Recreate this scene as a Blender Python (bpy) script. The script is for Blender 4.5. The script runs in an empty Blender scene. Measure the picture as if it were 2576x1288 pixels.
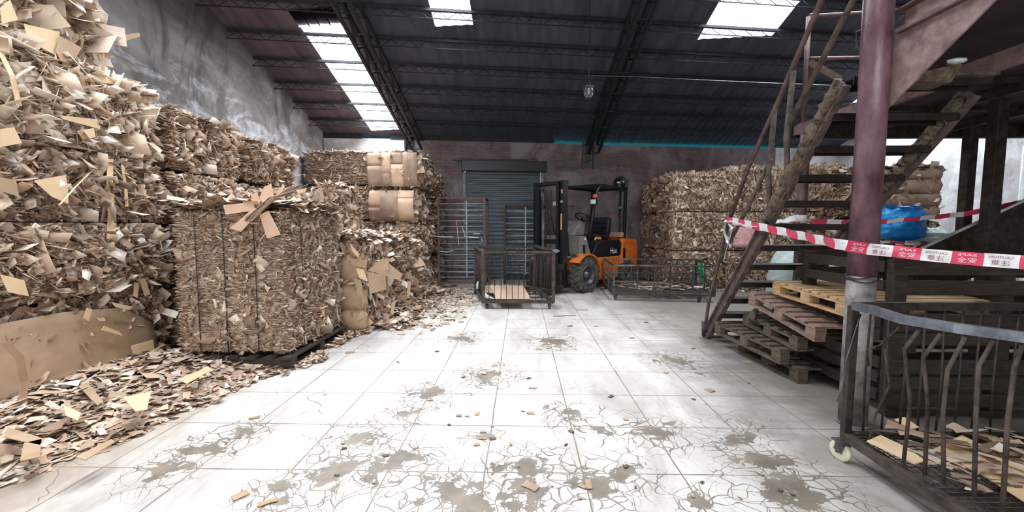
import bpy, math, random
import numpy as np
from mathutils import Vector, Matrix, noise
random.seed(7)
RNG = np.random.default_rng(11)
C = bpy.context.scene.collection
SC = bpy.context.scene

# ------------------------------------------------------------------ camera
YAW, PITCH, FPX, EYE = math.radians(1.203), math.radians(4.31), 1045.0, 1.4
cam_d = bpy.data.cameras.new('camera'); cam = bpy.data.objects.new('camera', cam_d); C.objects.link(cam)
cam.location = (0, 0, EYE); cam.rotation_euler = (math.pi/2 - PITCH, 0, YAW)
cam_d.sensor_width = 36; cam_d.sensor_fit = 'HORIZONTAL'; cam_d.lens = 36*FPX/2576
cam_d.clip_start = .05; cam_d.clip_end = 200
SC.camera = cam
SC.view_settings.view_transform = 'Standard'; SC.view_settings.look = 'None'
SC.view_settings.gamma = 1; SC.view_settings.exposure = 0.05; SC.view_settings.use_curve_mapping = False
# ------------------------------------------------------------------ overcast sky
wd = bpy.data.worlds.new('world'); SC.world = wd; wd.use_nodes = True
wd.node_tree.nodes['Background'].inputs[0].default_value = (.86, .93, 1, 1)
wd.node_tree.nodes['Background'].inputs[1].default_value = 3.0

def area(name, loc, rot, sx, sy, power, col=(1, 1, 1)):
    l = bpy.data.lights.new(name, 'AREA'); l.shape = 'RECTANGLE'; l.size = sx; l.size_y = sy
    l.energy = power; l.color = col
    o = bpy.data.objects.new(name, l); C.objects.link(o); o.location = loc; o.rotation_euler = rot
    return o
SLOPE = .3064; TH = math.atan(SLOPE)
def eave_y(x): return 10.78 + .1405*x
def roof_z(x, y): return 3.6 + SLOPE*(eave_y(x) - y)
# daylight standing over each strip of skylight (x0,x1,y0,y1,power)
SKYL = [(-3.6, -2.9, 6.92, 10.1, 560), (-1.42, -.79, 2.6, 7.1, 560), (3.13, 4.43, 3.0, 7.7, 560),
        (-1.42, -.6, -2.0, 1.6, 420), (-3.6, -2.9, 1.2, 4.6, 520), (7.6, 8.6, 8.4, 10.8, 300)]  # last strip is unseen, added to brighten the back right wall
for i, (x0, x1, y0, y1, pw) in enumerate(SKYL):
    cx, cy = (x0+x1)/2, (y0+y1)/2
    area('skylight_daylight', (cx, cy, roof_z(cx, cy)+.5), (-TH, 0, 0), x1-x0+.3, (y1-y0)/math.cos(TH), pw, (.93, .97, 1))
# daylight of the open gate behind the viewpoint
area('gate_daylight', (-.5, -7.6, 2.5), (math.radians(90), 0, 0), 7.0, 4.2, 400, (1, .97, .93))

# ------------------------------------------------------------------ helpers
def pt(x, y, X=None, Y=None, Z=None):
    """world point where the sight line through photo point (x, y) reaches the given plane"""
    a, p = YAW, PITCH
    r = Vector((math.cos(a), math.sin(a), 0))
    f = Vector((-math.sin(a)*math.cos(p), math.cos(a)*math.cos(p), -math.sin(p)))
    u = r.cross(f)
    d = r*(x-1288) + u*(644-y) + f*FPX
    t = X/d[0] if X is not None else Y/d[1] if Y is not None else (Z-EYE)/d[2]
    return Vector((0, 0, EYE)) + d*t

WM = {}
def thing(name, label, cat, loc=(0, 0, 0), rotz=0, group=None):
    o = bpy.data.objects.new(name, None); C.objects.link(o)
    o.empty_display_size = .1
    o.location = loc; o.rotation_euler = (0, 0, rotz); o['label'] = label; o['category'] = cat
    if group: o['group'] = group
    WM[o.name] = Matrix.Translation(loc) @ Matrix.Rotation(rotz, 4, 'Z')
    return o
def tag(o, label=None, cat=None, group=None, kind=None):
    if label: o['label'] = label
    if cat: o['category'] = cat
    if group: o['group'] = group
    if kind: o['kind'] = kind
    return o

class MB:
    def __init__(s): s.v = []; s.f = []; s.m = []; s.sm = []
    def add(s, vs, fs, mi=0, smooth=False):
        b = len(s.v); s.v += [tuple(v) for v in vs]
        for f in fs: s.f.append([b+i for i in f]); s.m.append(mi); s.sm.append(smooth)
    def box(s, c, d, R=None, mi=0):
        x, y, z = d[0]/2, d[1]/2, d[2]/2
        vs = [Vector((a*x, b*y, e*z)) for a in (-1, 1) for b in (-1, 1) for e in (-1, 1)]
        if R is not None: vs = [R @ v for v in vs]
        c = Vector(c); vs = [v+c for v in vs]
        s.add(vs, [(0, 1, 3, 2), (4, 6, 7, 5), (0, 4, 5, 1), (2, 3, 7, 6), (0, 2, 6, 4), (1, 5, 7, 3)], mi)
    def bb(s, x0, x1, y0, y1, z0, z1, mi=0):
        s.box(((x0+x1)/2, (y0+y1)/2, (z0+z1)/2), (x1-x0, y1-y0, z1-z0), None, mi)
    def bar(s, a, b, w, h, up=(0, 0, 1), mi=0):
        """rectangular bar a->b; h along up, w across"""
        a = Vector(a); b = Vector(b); d = (b-a); L = d.length; d.normalize()
        up = Vector(up); side = d.cross(up)
        if side.length < 1e-4: side = d.cross(Vector((0, 1, 0)))
        side.normalize(); u = side.cross(d)
        R = Matrix((side, d, u)).transposed()
        s.box((a+b)/2, (w, L, h), R, mi)
    def tube(s, pts, r, n=8, closed=False, mi=0):
        pts = [Vector(p) for p in pts]; N = len(pts); rs = r if isinstance(r, (list, tuple)) else [r]*N
        rings = []; prev = None
        for i in range(N):
            if closed: t = (pts[(i+1) % N]-pts[i-1])
            else: t = pts[min(i+1, N-1)]-pts[max(i-1, 0)]
            t.normalize()
            if prev is None:
                a = Vector((0, 0, 1)) if abs(t.z) < .9 else Vector((1, 0, 0))
                u = t.cross(a).normalized()
            else:
                u = (prev - t*prev.dot(t))
                u = u.normalized() if u.length > 1e-5 else t.orthogonal().normalized()
            prev = u; w = t.cross(u)
            rings.append([pts[i]+(u*math.cos(2*math.pi*k/n)+w*math.sin(2*math.pi*k/n))*rs[i] for k in range(n)])
        vs = [v for rg in rings for v in rg]; fs = []
        for i in range(N if closed else N-1):
            j = (i+1) % N
            for k in range(n): fs.append((i*n+k, i*n+(k+1) % n, j*n+(k+1) % n, j*n+k))
        s.add(vs, fs, mi, True)
        if not closed:
            b = len(s.v)-len(vs)
            s.f.append([b+k for k in range(n)][::-1]); s.m.append(mi); s.sm.append(False)
            s.f.append([b+(N-1)*n+k for k in range(n)]); s.m.append(mi); s.sm.append(False)
    def cyl(s, a, b, r, n=16, mi=0, r2=None): s.tube([a, b], [r, r if r2 is None else r2], n, False, mi)
    def lathe(s, prof, o, ax=(0, 0, 1), n=24, mi=0):
        ax = Vector(ax).normalized(); u = ax.orthogonal().normalized(); w = ax.cross(u); o = Vector(o)
        vs = []; P = len(prof)
        for (r, h) in prof:
            for k in range(n):
                a = 2*math.pi*k/n; vs.append(o+ax*h+(u*math.cos(a)+w*math.sin(a))*r)
        fs = [(i*n+k, i*n+(k+1) % n, (i+1)*n+(k+1) % n, (i+1)*n+k) for i in range(P-1) for k in range(n)]
        s.add(vs, fs, mi, True)
    def sheet(s, pts, th=.005, mi=0, n=None):
        pts = [Vector(p) for p in pts]; k = len(pts)
        if n is None: n = (pts[1]-pts[0]).cross(pts[2]-pts[0])
        n = Vector(n).normalized()*th/2
        vs = [p+n for p in pts]+[p-n for p in pts]
        fs = [tuple(range(k)), tuple(range(2*k-1, k-1, -1))]+[(i, i+k, (i+1) % k+k, (i+1) % k) for i in range(k)]
        s.add(vs, fs, mi)
    def ribbon(s, pts, off, th=.004, mi=0):
        """bent strip: centre points + half width vectors, with thickness"""
        n = len(pts); L = [Vector(p)-Vector(o) for p, o in zip(pts, off)]; R = [Vector(p)+Vector(o) for p, o in zip(pts, off)]
        vs = []
        for i in range(n):
            t = Vector(pts[min(i+1, n-1)])-Vector(pts[max(0, i-1)])
            nn = t.cross(R[i]-L[i]).normalized()*th/2
            vs += [L[i]+nn, R[i]+nn, R[i]-nn, L[i]-nn]
        fs = []
        for i in range(n-1):
            for k in range(4): fs.append((i*4+k, i*4+(k+1) % 4, (i+1)*4+(k+1) % 4, (i+1)*4+k))
        fs += [(3, 2, 1, 0), tuple((n-1)*4+k for k in range(4))]
        s.add(vs, fs, mi)
    def build(s, name, mat, parent=None, bevel=0, world=True, root=None):
        me = bpy.data.meshes.new(name); vs = s.v
        rt = root if root is not None else parent
        while rt is not None and rt.name not in WM: rt = rt.parent
        if world and rt is not None:
            Mi = WM[rt.name].inverted(); vs = [tuple(Mi @ Vector(v)) for v in vs]
        me.from_pydata(vs, [], s.f)
        for m in (mat if isinstance(mat, (list, tuple)) else [mat]): me.materials.append(m)
        me.polygons.foreach_set('material_index', s.m); me.polygons.foreach_set('use_smooth', s.sm)
        me.update()
        o = bpy.data.objects.new(name, me); C.objects.link(o)
        if parent: o.parent = parent
        if bevel:
            b = o.modifiers.new('bevel', 'BEVEL'); b.width = bevel; b.segments = 2; b.limit_method = 'ANGLE'; b.angle_limit = 1.0
        return o

def mesh_np(name, V, Q, mats, parent=None, org=(0, 0, 0), smooth=False):
    """fast quad mesh from arrays, V in world space, org = place of the parent"""
    me = bpy.data.meshes.new(name); V = np.asarray(V, dtype=np.float32)-np.array(org, dtype=np.float32)
    Q = np.asarray(Q, dtype=np.int32)
    me.vertices.add(len(V)); me.vertices.foreach_set('co', V.ravel())
    me.loops.add(Q.size); me.loops.foreach_set('vertex_index', Q.ravel())
    me.polygons.add(len(Q)); me.polygons.foreach_set('loop_start', np.arange(0, Q.size, 4, dtype=np.int32))
    if smooth: me.polygons.foreach_set('use_smooth', np.ones(len(Q), dtype=bool))
    for m in (mats if isinstance(mats, (list, tuple)) else [mats]): me.materials.append(m)
    me.update(calc_edges=True)
    o = bpy.data.objects.new(name, me); C.objects.link(o)
    if parent: o.parent = parent
    return o

# ------------------------------------------------------------------ materials
def srgb(h):
    h = h.lstrip('#'); c = [int(h[i:i+2], 16)/255 for i in (0, 2, 4)]
    return tuple([(x/12.92 if x <= .04045 else ((x+.055)/1.055)**2.4) for x in c]+[1])
class G:
    def __init__(s, name, rough=.8, metal=0):
        s.mat = bpy.data.materials.new(name); s.mat.use_nodes = True; s.t = s.mat.node_tree
        s.b = s.t.nodes['Principled BSDF']; s.b.inputs['Roughness'].default_value = rough
        s.b.inputs['Metallic'].default_value = metal
        s.co = s.n('ShaderNodeTexCoord').outputs['Object']
    def n(s, k, **kw):
        nd = s.t.nodes.new(k)
        for a, b in kw.items(): setattr(nd, a, b)
        return nd
    def l(s, a, b): s.t.links.new(a, b)
    def math(s, op, a, b=None, clamp=False):
        m = s.n('ShaderNodeMath', operation=op); m.use_clamp = clamp
        for i, x in enumerate((a, b)):
            if x is None: continue
            if isinstance(x, (int, float)): m.inputs[i].default_value = x
            else: s.l(x, m.inputs[i])
        return m.outputs[0]
    def vec(s, scale=(1, 1, 1), loc=(0, 0, 0), src=None):
        m = s.n('ShaderNodeMapping'); m.inputs['Scale'].default_value = scale; m.inputs['Location'].default_value = loc
        s.l(src or s.co, m.inputs[0]); return m.outputs[0]
    def noise(s, scale=5, detail=4, rough=.6, v=None, dist=0):
        m = s.n('ShaderNodeTexNoise'); m.inputs['Scale'].default_value = scale; m.inputs['Detail'].default_value = detail
        m.inputs['Roughness'].default_value = rough; m.inputs['Distortion'].default_value = dist
        s.l(v or s.co, m.inputs['Vector']); return m.outputs['Fac']
    def voro(s, scale, v=None, feature='DISTANCE_TO_EDGE'):
        m = s.n('ShaderNodeTexVoronoi', feature=feature); m.inputs['Scale'].default_value = scale
        s.l(v or s.co, m.inputs['Vector']); return m.outputs['Distance']
    def ramp(s, f, stops, interp='LINEAR'):
        r = s.n('ShaderNodeValToRGB'); s.l(f, r.inputs[0]); e = r.color_ramp.elements; r.color_ramp.interpolation = interp
        while len(e) < len(stops): e.new(.5)
        for q, (p, c) in zip(e, stops): q.position = p; q.color = c if not isinstance(c, str) else srgb(c)
        return r.outputs[0]
    def step(s, f, lo, hi):
        m = s.n('ShaderNodeMapRange'); m.interpolation_type = 'SMOOTHSTEP'
        m.inputs[1].default_value = lo; m.inputs[2].default_value = hi; s.l(f, m.inputs[0]); return m.outputs[0]
    def mix(s, f, a, b, mode='MIX'):
        m = s.n('ShaderNodeMix', data_type='RGBA', blend_type=mode)
        for i, x in ((0, f), (6, a), (7, b)):
            if isinstance(x, (int, float)): m.inputs[i].default_value = x
            elif isinstance(x, (str, tuple)): m.inputs[i].default_value = srgb(x) if isinstance(x, str) else x
            else: s.l(x, m.inputs[i])
        return m.outputs[2]
    def col(s, c):
        if isinstance(c, (str, tuple)): s.b.inputs['Base Color'].default_value = srgb(c) if isinstance(c, str) else c
        else: s.l(c, s.b.inputs['Base Color'])
        return s
    def bump(s, h, strength=.5, dist=.01):
        b = s.n('ShaderNodeBump'); b.inputs['Strength'].default_value = strength; b.inputs['Distance'].default_value = dist
        s.l(h, b.inputs['Height']); s.l(b.outputs[0], s.b.inputs['Normal']); return s
def simple(name, a, b, scale=6, rough=.7, metal=0, bump=.3, dist=.004, lo=.35, hi=.65, stretch=(1, 1, 1)):
    g = G(name, rough, metal); v = g.vec(stretch); f = g.noise(scale, 5, .65, v)
    g.col(g.ramp(f, [(lo, a), (hi, b)])); g.bump(g.noise(scale*5, 3, .6, v), bump, dist); return g.mat

def cardboard(name, cols):
    g = G(name, .85)
    gi = g.n('ShaderNodeNewGeometry').outputs['Random Per Island']
    c = g.ramp(gi, [(i/(len(cols)-1), k) for i, k in enumerate(cols)])
    f = g.noise(3, 3, .6); c = g.mix(g.step(f, .35, .7), c, '#8f7354', 'MULTIPLY') if False else c
    sp = g.step(g.noise(9, 4, .7), .52, .72)
    c = g.mix(g.math('MULTIPLY', sp, .45), c, '#7a6250')
    g.col(c); g.bump(g.noise(60, 2, .5), .25, .003)
    return g.mat
M_flake = cardboard('cardboard_mixed', ['#6f5847', '#ae907a', '#cbae96', '#997e69', '#e0cbb6', '#7f6655', '#f3e8da', '#ba9d86', '#5d483a', '#d2b9a1'])
M_flake_dk = cardboard('cardboard_brown', ['#5f4c40', '#927864', '#b2967f', '#786251', '#c8ad95', '#675344', '#dfcdb8', '#9f846d'])
M_flake_lt = cardboard('cardboard_pale', ['#a18770', '#e1cdb8', '#c8ad96', '#f8efe3', '#b1957e', '#ead9c6', '#7e6653'])
M_sheet = simple('cardboard_sheet', '#a08468', '#b3977d', 3, .8, 0, .1, .003)
M_sheet_lt = simple('cardboard_sheet_pale', '#cfae88', '#dcc09b', 3, .8, 0, .1, .003)
M_sheet_pk = simple('cardboard_sheet_pinkish', '#c8a48b', '#d5b399', 3, .8, 0, .1, .003)
def core_mat(name, ax, a='#40342c', b='#7c6859', c='#a68d7a'):
    g = G(name, .9); sc = [9, 9, 9]; sc[ax] = 75
    f = g.noise(1, 5, .6, g.vec(tuple(sc))); f2 = g.noise(2.4, 3, .5)
    c1 = g.ramp(f, [(.3, a), (.5, b), (.72, c)])  # darkest tone paints the shade of gaps between sheets into the colour
    g.col(g.mix(g.step(f2, .35, .7), c1, '#6f583f', 'MULTIPLY') if False else c1); g.bump(f, 1, .03); return g.mat
M_core = [core_mat('bale_layers_%s' % 'xyz'[i], i) for i in range(3)]
M_corelt = core_mat('bale_pressed', 2, '#5c4835', '#93775a', '#b89a74')
M_wrap = simple('bale_wrap', '#8c7463', '#ac9280', 5, .85, 0, .5, .01)
M_wire = simple('baling_wire', '#2c2a2a', '#4a4441', 20, .5, .6)
M_steel_dk = simple('dark_steel', '#26221f', '#4b413a', 14, .55, .5, .4)
M_steel_rust = simple('rusty_steel', '#2e2621', '#5a4c43', 12, .75, .2, .5)
M_steel_red = simple('red_oxide_steel', '#422c2c', '#6c5150', 9, .6, .1, .4)
M_steel_grey = simple('worn_grey_steel', '#3b3a3c', '#6f6e70', 10, .4, .6, .3)
M_stair = simple('muddy_stair_steel', '#3b302c', '#6b5b54', 11, .8, .1, .8, .012)
M_tread = simple('black_tread_steel', '#181412', '#382c27', 12, .6, .3, .5, .006)
M_debris = simple('caked_debris', '#54463a', '#8c7b69', 18, .95, 0, 1, .03)
M_wood_lt = simple('new_pallet_wood', '#a5805a', '#cfae85', 3, .8, 0, .4, .004, .3, .7, (3, 3, 14))
M_wood_red = simple('reddish_pallet_wood', '#6f574d', '#a08577', 4, .8, 0, .4, .004, .3, .7, (12, 2, 12))
M_wood_old = simple('weathered_pallet_wood', '#40352d', '#776859', 4, .9, 0, .6, .006, .3, .7, (12, 2, 12))
M_wood_dk = simple('black_brown_wood', '#1f1914', '#43352b', 4, .85, 0, .6, .006, .3, .7, (2, 8, 14))
M_rubber = simple('worn_rubber', '#2a2826', '#5d5852', 9, .85, 0, .6, .006)
M_black = simple('black_paint', '#0c0d10', '#1c1e22', 6, .38, 0, .15, .002)
M_orange = simple('orange_paint', '#b4531a', '#dd7a30', 4, .45, 0, .1, .002)
M_grey_paint = simple('grey_paint', '#656461', '#8d8a84', 5, .5, 0, .15, .002)
M_seat = simple('black_vinyl', '#101216', '#22262d', 5, .35, 0, .1)
M_white = simple('white_plastic', '#d6dade', '#f2f4f5', 8, .4, 0, .4, .01)
M_rail_grey = simple('blue_grey_flat_bar', '#4b4f58', '#7d828c', 9, .4, .5, .3)
def plain(name, c, rough=.5, metal=0):
    g = G(name, rough, metal); f = g.noise(14, 3, .6); g.col(g.mix(g.math('MULTIPLY', f, .35), c, '#3a3a3a')); return g.mat
M_amber = plain('amber_lens', '#d0602c', .25); M_lens = plain('lamp_lens', '#f4f6f8', .15)
M_letter = plain('white_lettering', '#ffffff', .6); M_sticker = plain('yellow_sticker', '#e8a860', .5)
M_tape_red = plain('tape_red', '#f0486c', .35); M_tape_white = plain('tape_white', '#ffffff', .35)
M_tape_ink = plain('tape_ink', '#8b3350', .5); M_green = plain('green_plastic', '#2f9a58', .4)
M_white_cream = plain('cream_nylon', '#e9e2c6', .5); M_pink = simple('pink_printed_sack', '#d58c92', '#f0c9c6', 25, .6)

# translucent films
def film(name, c, c2, mixf, rough=.3):
    g = G(name, rough); g.col(g.ramp(g.noise(7, 4, .7, None, 1.5), [(.3, c), (.7, c2)]))
    g.bump(g.noise(9, 4, .65, None, 2), .9, .03)
    tr = g.n('ShaderNodeBsdfTranslucent'); tr.inputs[0].default_value = srgb(c2)
    mx = g.n('ShaderNodeMixShader'); mx.inputs[0].default_value = mixf
    g.l(g.b.outputs[0], mx.inputs[1]); g.l(tr.outputs[0], mx.inputs[2])
    g.l(mx.outputs[0], g.t.nodes['Material Output'].inputs[0]); return g.mat
M_blue = film('blue_bag_film', '#0d6fb8', '#2aa6e4', .3, .2)
M_clear = film('pale_sack_film', '#c2dcd8', '#eef4f4', .3, .3)
M_bagw = film('white_bag_film', '#d9dde0', '#ffffff', .35, .35)
def skyl_mat(name, tint, tr_, dirt):
    g = G(name, .5); g.col('#dfe8ea')
    f = g.noise(1, 4, .7, g.vec((9, 1.2, 1)))
    t = g.n('ShaderNodeBsdfTransparent'); t.inputs[0].default_value = tint
    g.l(g.ramp(f, [(.3, dirt), (.55, tint)]), t.inputs[0])
    d = g.n('ShaderNodeBsdfTranslucent'); d.inputs[0].default_value = tint
    mx = g.n('ShaderNodeMixShader'); mx.inputs[0].default_value = 1-tr_
    g.l(t.outputs[0], mx.inputs[1]); g.l(d.outputs[0], mx.inputs[2])
    g.l(mx.outputs[0], g.t.nodes['Material Output'].inputs[0]); return g.mat
M_skyl = skyl_mat('clear_corrugated_sheet', (.95, .98, 1, 1), .8, (.8, .85, .9, 1))
M_skyd = skyl_mat('dirty_corrugated_sheet', (.18, .14, .16, 1), .4, (.06, .045, .055, 1))
M_cyan = skyl_mat('cyan_corrugated_sheet', (.12, .85, 1, 1), .92, (.06, .7, 1, 1))
g = G('lamp_glass', .05); g.b.inputs['Transmission Weight'].default_value = .9; g.b.inputs['IOR'].default_value = 1.3
g.col(g.mix(g.noise(5), '#dfe8f2', '#aeb9c6')); M_glass = g.mat

# walls / ceiling / floor
g = G('stained_plaster', .9)
fa = g.noise(.55, 6, .62, g.vec((1, .55, 1.1)), 1.2); fb = g.noise(3, 5, .7, g.vec((1, .6, 1.2)), .8); fc = g.noise(1.1, 4, .6, g.vec((1, 1, .5), (4, 3, 2)), 2)
c = g.ramp(fa, [(.33, '#57504e'), (.45, '#807976'), (.58, '#a7a2a4'), (.72, '#6e6763')])
c = g.mix(g.math('MULTIPLY', g.step(fb, .48, .72), .5), c, '#dfe0e6')
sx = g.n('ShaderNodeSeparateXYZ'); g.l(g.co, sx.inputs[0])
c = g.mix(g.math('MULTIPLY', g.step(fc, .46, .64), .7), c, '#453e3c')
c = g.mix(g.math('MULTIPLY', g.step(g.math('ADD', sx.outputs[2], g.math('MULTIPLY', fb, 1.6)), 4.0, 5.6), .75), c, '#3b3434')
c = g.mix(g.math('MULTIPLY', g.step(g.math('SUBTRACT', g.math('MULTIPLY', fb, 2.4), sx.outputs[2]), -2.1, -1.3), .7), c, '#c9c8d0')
g.col(c); g.bump(g.noise(25, 5, .7), .4, .01); M_wall_l = g.mat
g = G('sooty_brick_wall', .9)
fa = g.noise(.9, 5, .65, None, .8); br = g.n('ShaderNodeTexBrick'); g.l(g.vec((1, 1, 1)), br.inputs['Vector'])
rt = g.n('ShaderNodeMapping'); rt.inputs['Rotation'].default_value = (math.radians(-90), 0, 0); g.l(g.co, rt.inputs[0]); g.l(rt.outputs[0], br.inputs['Vector'])
br.inputs['Scale'].default_value = 1; br.inputs['Brick Width'].default_value = .25; br.inputs['Row Height'].default_value = .065; br.inputs['Mortar Size'].default_value = .008
br.inputs['Color1'].default_value = srgb('#7a6665'); br.inputs['Color2'].default_value = srgb('#68595a'); br.inputs['Mortar'].default_value = srgb('#625657')
c = g.mix(g.step(fa, .38, .6), '#8a8082', br.outputs[0]); c = g.mix(g.math('MULTIPLY', g.step(g.noise(2.2, 5, .7, g.vec((1, 1, .6), (7, 1, 3)), 1), .5, .7), .6), c, '#2f2a2f')
c = g.mix(g.math('MULTIPLY', g.step(g.noise(1.3, 5, .7, g.vec((1.4, 1, .4), (2, 8, 5)), 1), .56, .75), .5), c, '#8d878c')
g.col(c); g.bump(br.outputs['Fac'], .3, .01); M_wall_b = g.mat
g = G('whitewashed_wall', .9)
c = g.mix(g.step(g.noise(1.3, 5, .7, None, .8), .4, .65), '#c9c8ca', '#efeff2'); c = g.mix(g.math('MULTIPLY', g.step(g.noise(4, 5, .75), .55, .7), .5), c, '#8b8683')
g.col(c); g.bump(g.noise(14, 5, .7), .5, .015); M_wall_r = g.mat
M_wall_p = simple('light_plaster', '#a5a09f', '#dedcdd', 2.5, .9, 0, .4, .008)
g = G('dark_roof_sheet', .75)
f = g.noise(1.2, 5, .65, g.vec((5, .8, 1)), .4); c = g.ramp(f, [(.3, '#2e3039'), (.7, '#484b57')])
sx = g.n('ShaderNodeSeparateXYZ'); g.l(g.co, sx.inputs[0])
c = g.mix(g.math('MULTIPLY', g.step(g.math('MULTIPLY', sx.outputs[0], -1), 2.2, 3.4), .8), c, g.ramp(f, [(.3, '#4a3c44'), (.7, '#66565a')]))
g.col(c); g.bump(g.noise(9, 3), .2, .01); M_roof = g.mat
M_purlin = simple('black_purlin', '#141418', '#25252b', 8, .7, .2)
M_galv = simple('galvanised_bar', '#7c8187', '#aeb2b6', 10, .4, .3)
M_shutter = simple('blue_grey_shutter', '#49535b', '#6b757c', 2.2, .5, .4, .3, .004, .3, .7, (.6, .6, 6))
M_deck = simple('dark_deck_underside', '#2b2027', '#463640', 3, .8, 0, .4)
M_col = simple('peeling_red_paint', '#46282d', '#80606a', 5, .36, .1, .6, .006, .35, .62, (1, 1, .5))
M_plate = simple('pinkish_primer_plate', '#6d5452', '#9c8480', 9, .7, 0, .5, .006)
M_colrust = simple('scuffed_column_base', '#5c5350', '#9a9490', 8, .7, .1, .6, .006)

g = G('worn_concrete_tiles', .62)
sx = g.n('ShaderNodeSeparateXYZ'); g.l(g.co, sx.inputs[0]); X, Y = sx.outputs[0], sx.outputs[1]
st = g.noise(1, 5, .65, g.vec((3, 1.1, 1)), .6); st2 = g.noise(1, 5, .7, g.vec((14, 5, 1)), 1.5); bl = g.noise(.7, 4, .6)
c = g.ramp(st, [(.3, '#a69d96'), (.55, '#c6bfb9'), (.75, '#d7d2ce')])
c = g.mix(g.math('MULTIPLY', g.step(st2, .52, .72), .5), c, '#a0968f')
c = g.mix(g.math('MULTIPLY', g.step(bl, .5, .7), .35), c, '#c9c2c4')
wob = g.math('MULTIPLY', g.math('SUBTRACT', g.noise(3, 2), .5), .012)
def grid(v, off, per):
    q = g.math('FRACT', g.math('DIVIDE', g.math('ADD', g.math('SUBTRACT', v, off), wob), per))
    return g.math('MULTIPLY', g.math('MINIMUM', q, g.math('SUBTRACT', 1.0, q)), per)
gl = g.math('MINIMUM', grid(X, -.2, .5535), grid(Y, 2.255, .545))
wid = g.math('ADD', .0012, g.math('MULTIPLY', g.noise(2.3, 3), .006))
grout = g.math('LESS_THAN', gl, wid)
# stain patches at their places on the floor
pts = [(1330, 1235, .30), (1480, 1225, .24), (1180, 1260, .3), (830, 1195, .30), (980, 1170, .3), (900, 1100, .26), (1085, 990, .28), (1030, 1040, .22), (1640, 1085, .24),
       (1440, 1045, .22), (1940, 1175, .3), (1860, 1100, .26), (2000, 1245, .34), (1760, 1255, .14), (420, 1190, .22), (520, 1130, .22), (600, 1090, .2), (1390, 860, .34),
       (1230, 940, .3), (1160, 850, .34), (1700, 905, .3), (1210, 1100, .12), (1560, 1190, .22), (1100, 1240, .25), (700, 1240, .2), (1010, 790, .4), (1330, 1180, .26), (1500, 1080, .16)]
wv = g.n('ShaderNodeVectorMath', operation='ADD'); nz = g.n('ShaderNodeTexNoise'); nz.inputs['Scale'].default_value = 3; g.l(g.co, nz.inputs['Vector'])
sc_ = g.n('ShaderNodeVectorMath', operation='SCALE'); sc_.inputs['Scale'].default_value = .34; g.l(nz.outputs['Color'], sc_.inputs[0])
g.l(g.co, wv.inputs[0]); g.l(sc_.outputs[0], wv.inputs[1]); cw = wv.outputs[0]
mk = None
for (px, py, r) in pts:
    p = pt(px, py, Z=0)+Vector((.17, .17, .17))
    r *= 1.25; d = g.n('ShaderNodeVectorMath', operation='DISTANCE'); g.l(cw, d.inputs[0]); d.inputs[1].default_value = p
    q = g.math('SUBTRACT', 1, g.math('DIVIDE', d.outputs['Value'], r*1.15))
    mk = q if mk is None else g.math('MAXIMUM', mk, q)
mk = g.math('MAXIMUM', mk, 0.0)
cr = g.voro(11, cw); cr2 = g.voro(5, cw)
crk = g.math('MAXIMUM', g.math('LESS_THAN', cr, g.math('MULTIPLY', g.math('MULTIPLY', g.step(mk, .0, .6), g.step(g.noise(2.5, 3), .3, .6)), .045)), g.math('LESS_THAN', cr2, g.math('MULTIPLY', g.step(mk, .0, .3), .014)))
solid = g.math('GREATER_THAN', g.math('ADD', mk, g.math('MULTIPLY', g.noise(8, 5, .7), 1.6)), 1.53)
far = g.math('LESS_THAN', g.voro(1.7, cw), g.math('MULTIPLY', g.step(g.noise(.8, 3), .5, .7), .006))
dm = g.math('MAXIMUM', g.math('MAXIMUM', crk, solid), g.math('MAXIMUM', grout, far), True)
c = g.mix(g.math('MULTIPLY', dm, .9), c, g.ramp(g.noise(5, 3), [(.35, '#5a4d41'), (.65, '#7f7263')]))
dirt = g.math('MULTIPLY', g.step(g.math('ADD', X, g.math('MULTIPLY', g.noise(1.2, 5, .7, g.vec((1, 2.5, 1)), 1), 1.8)), 2.0, 3.5), .8)
c = g.mix(dirt, c, '#6f645a')
dust = g.math('MULTIPLY', g.step(g.math('ADD', g.math('MULTIPLY', X, -1), g.math('MULTIPLY', g.noise(2, 5, .7), 1.2)), 2.7, 3.4), .7)
c = g.mix(dust, c, '#8a7258')
g.col(c); g.bump(g.math('SUBTRACT', g.noise(30, 4, .6), g.math('MULTIPLY', dm, .6)), .25, .006)
M_floor = g.mat

# ------------------------------------------------------------------ room shell
b = MB(); b.bb(-5.2, 9.4, -9, 13.5, -.2, 0); tag(b.build('floor', M_floor), kind='structure')
b = MB()  # left wall, top follows the roof
ys = [-8.6, -2.5, eave_y(-4.75)+.3]
def rz2(x, y): return roof_z(x, y) if y > -2.5 else roof_z(x, -2.5)-SLOPE*(-2.5-y)
x0, x1 = -4.97, -4.75
prof = [(ys[0], 0), (ys[2], 0), (ys[2], rz2(x1, ys[2])+.02), (ys[1], rz2(x1, ys[1])+.02), (ys[0], rz2(x1, ys[0])+.02)]
b.add([(x0, y, z) for y, z in prof]+[(x1, y, z) for y, z in prof], [(4, 3, 2, 1, 0), (5, 6, 7, 8, 9)]+[(i, (i+1) % 5, (i+1) % 5+5, i+5) for i in range(5)])
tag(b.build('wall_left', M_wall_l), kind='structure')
def wallpt(x, d=0, z=0):  # point on the inner back wall face, d metres into the room
    n = Vector((.139, -.990, 0)); return Vector((x, eave_y(x)-.02, z))+n*d
b = MB()
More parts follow.
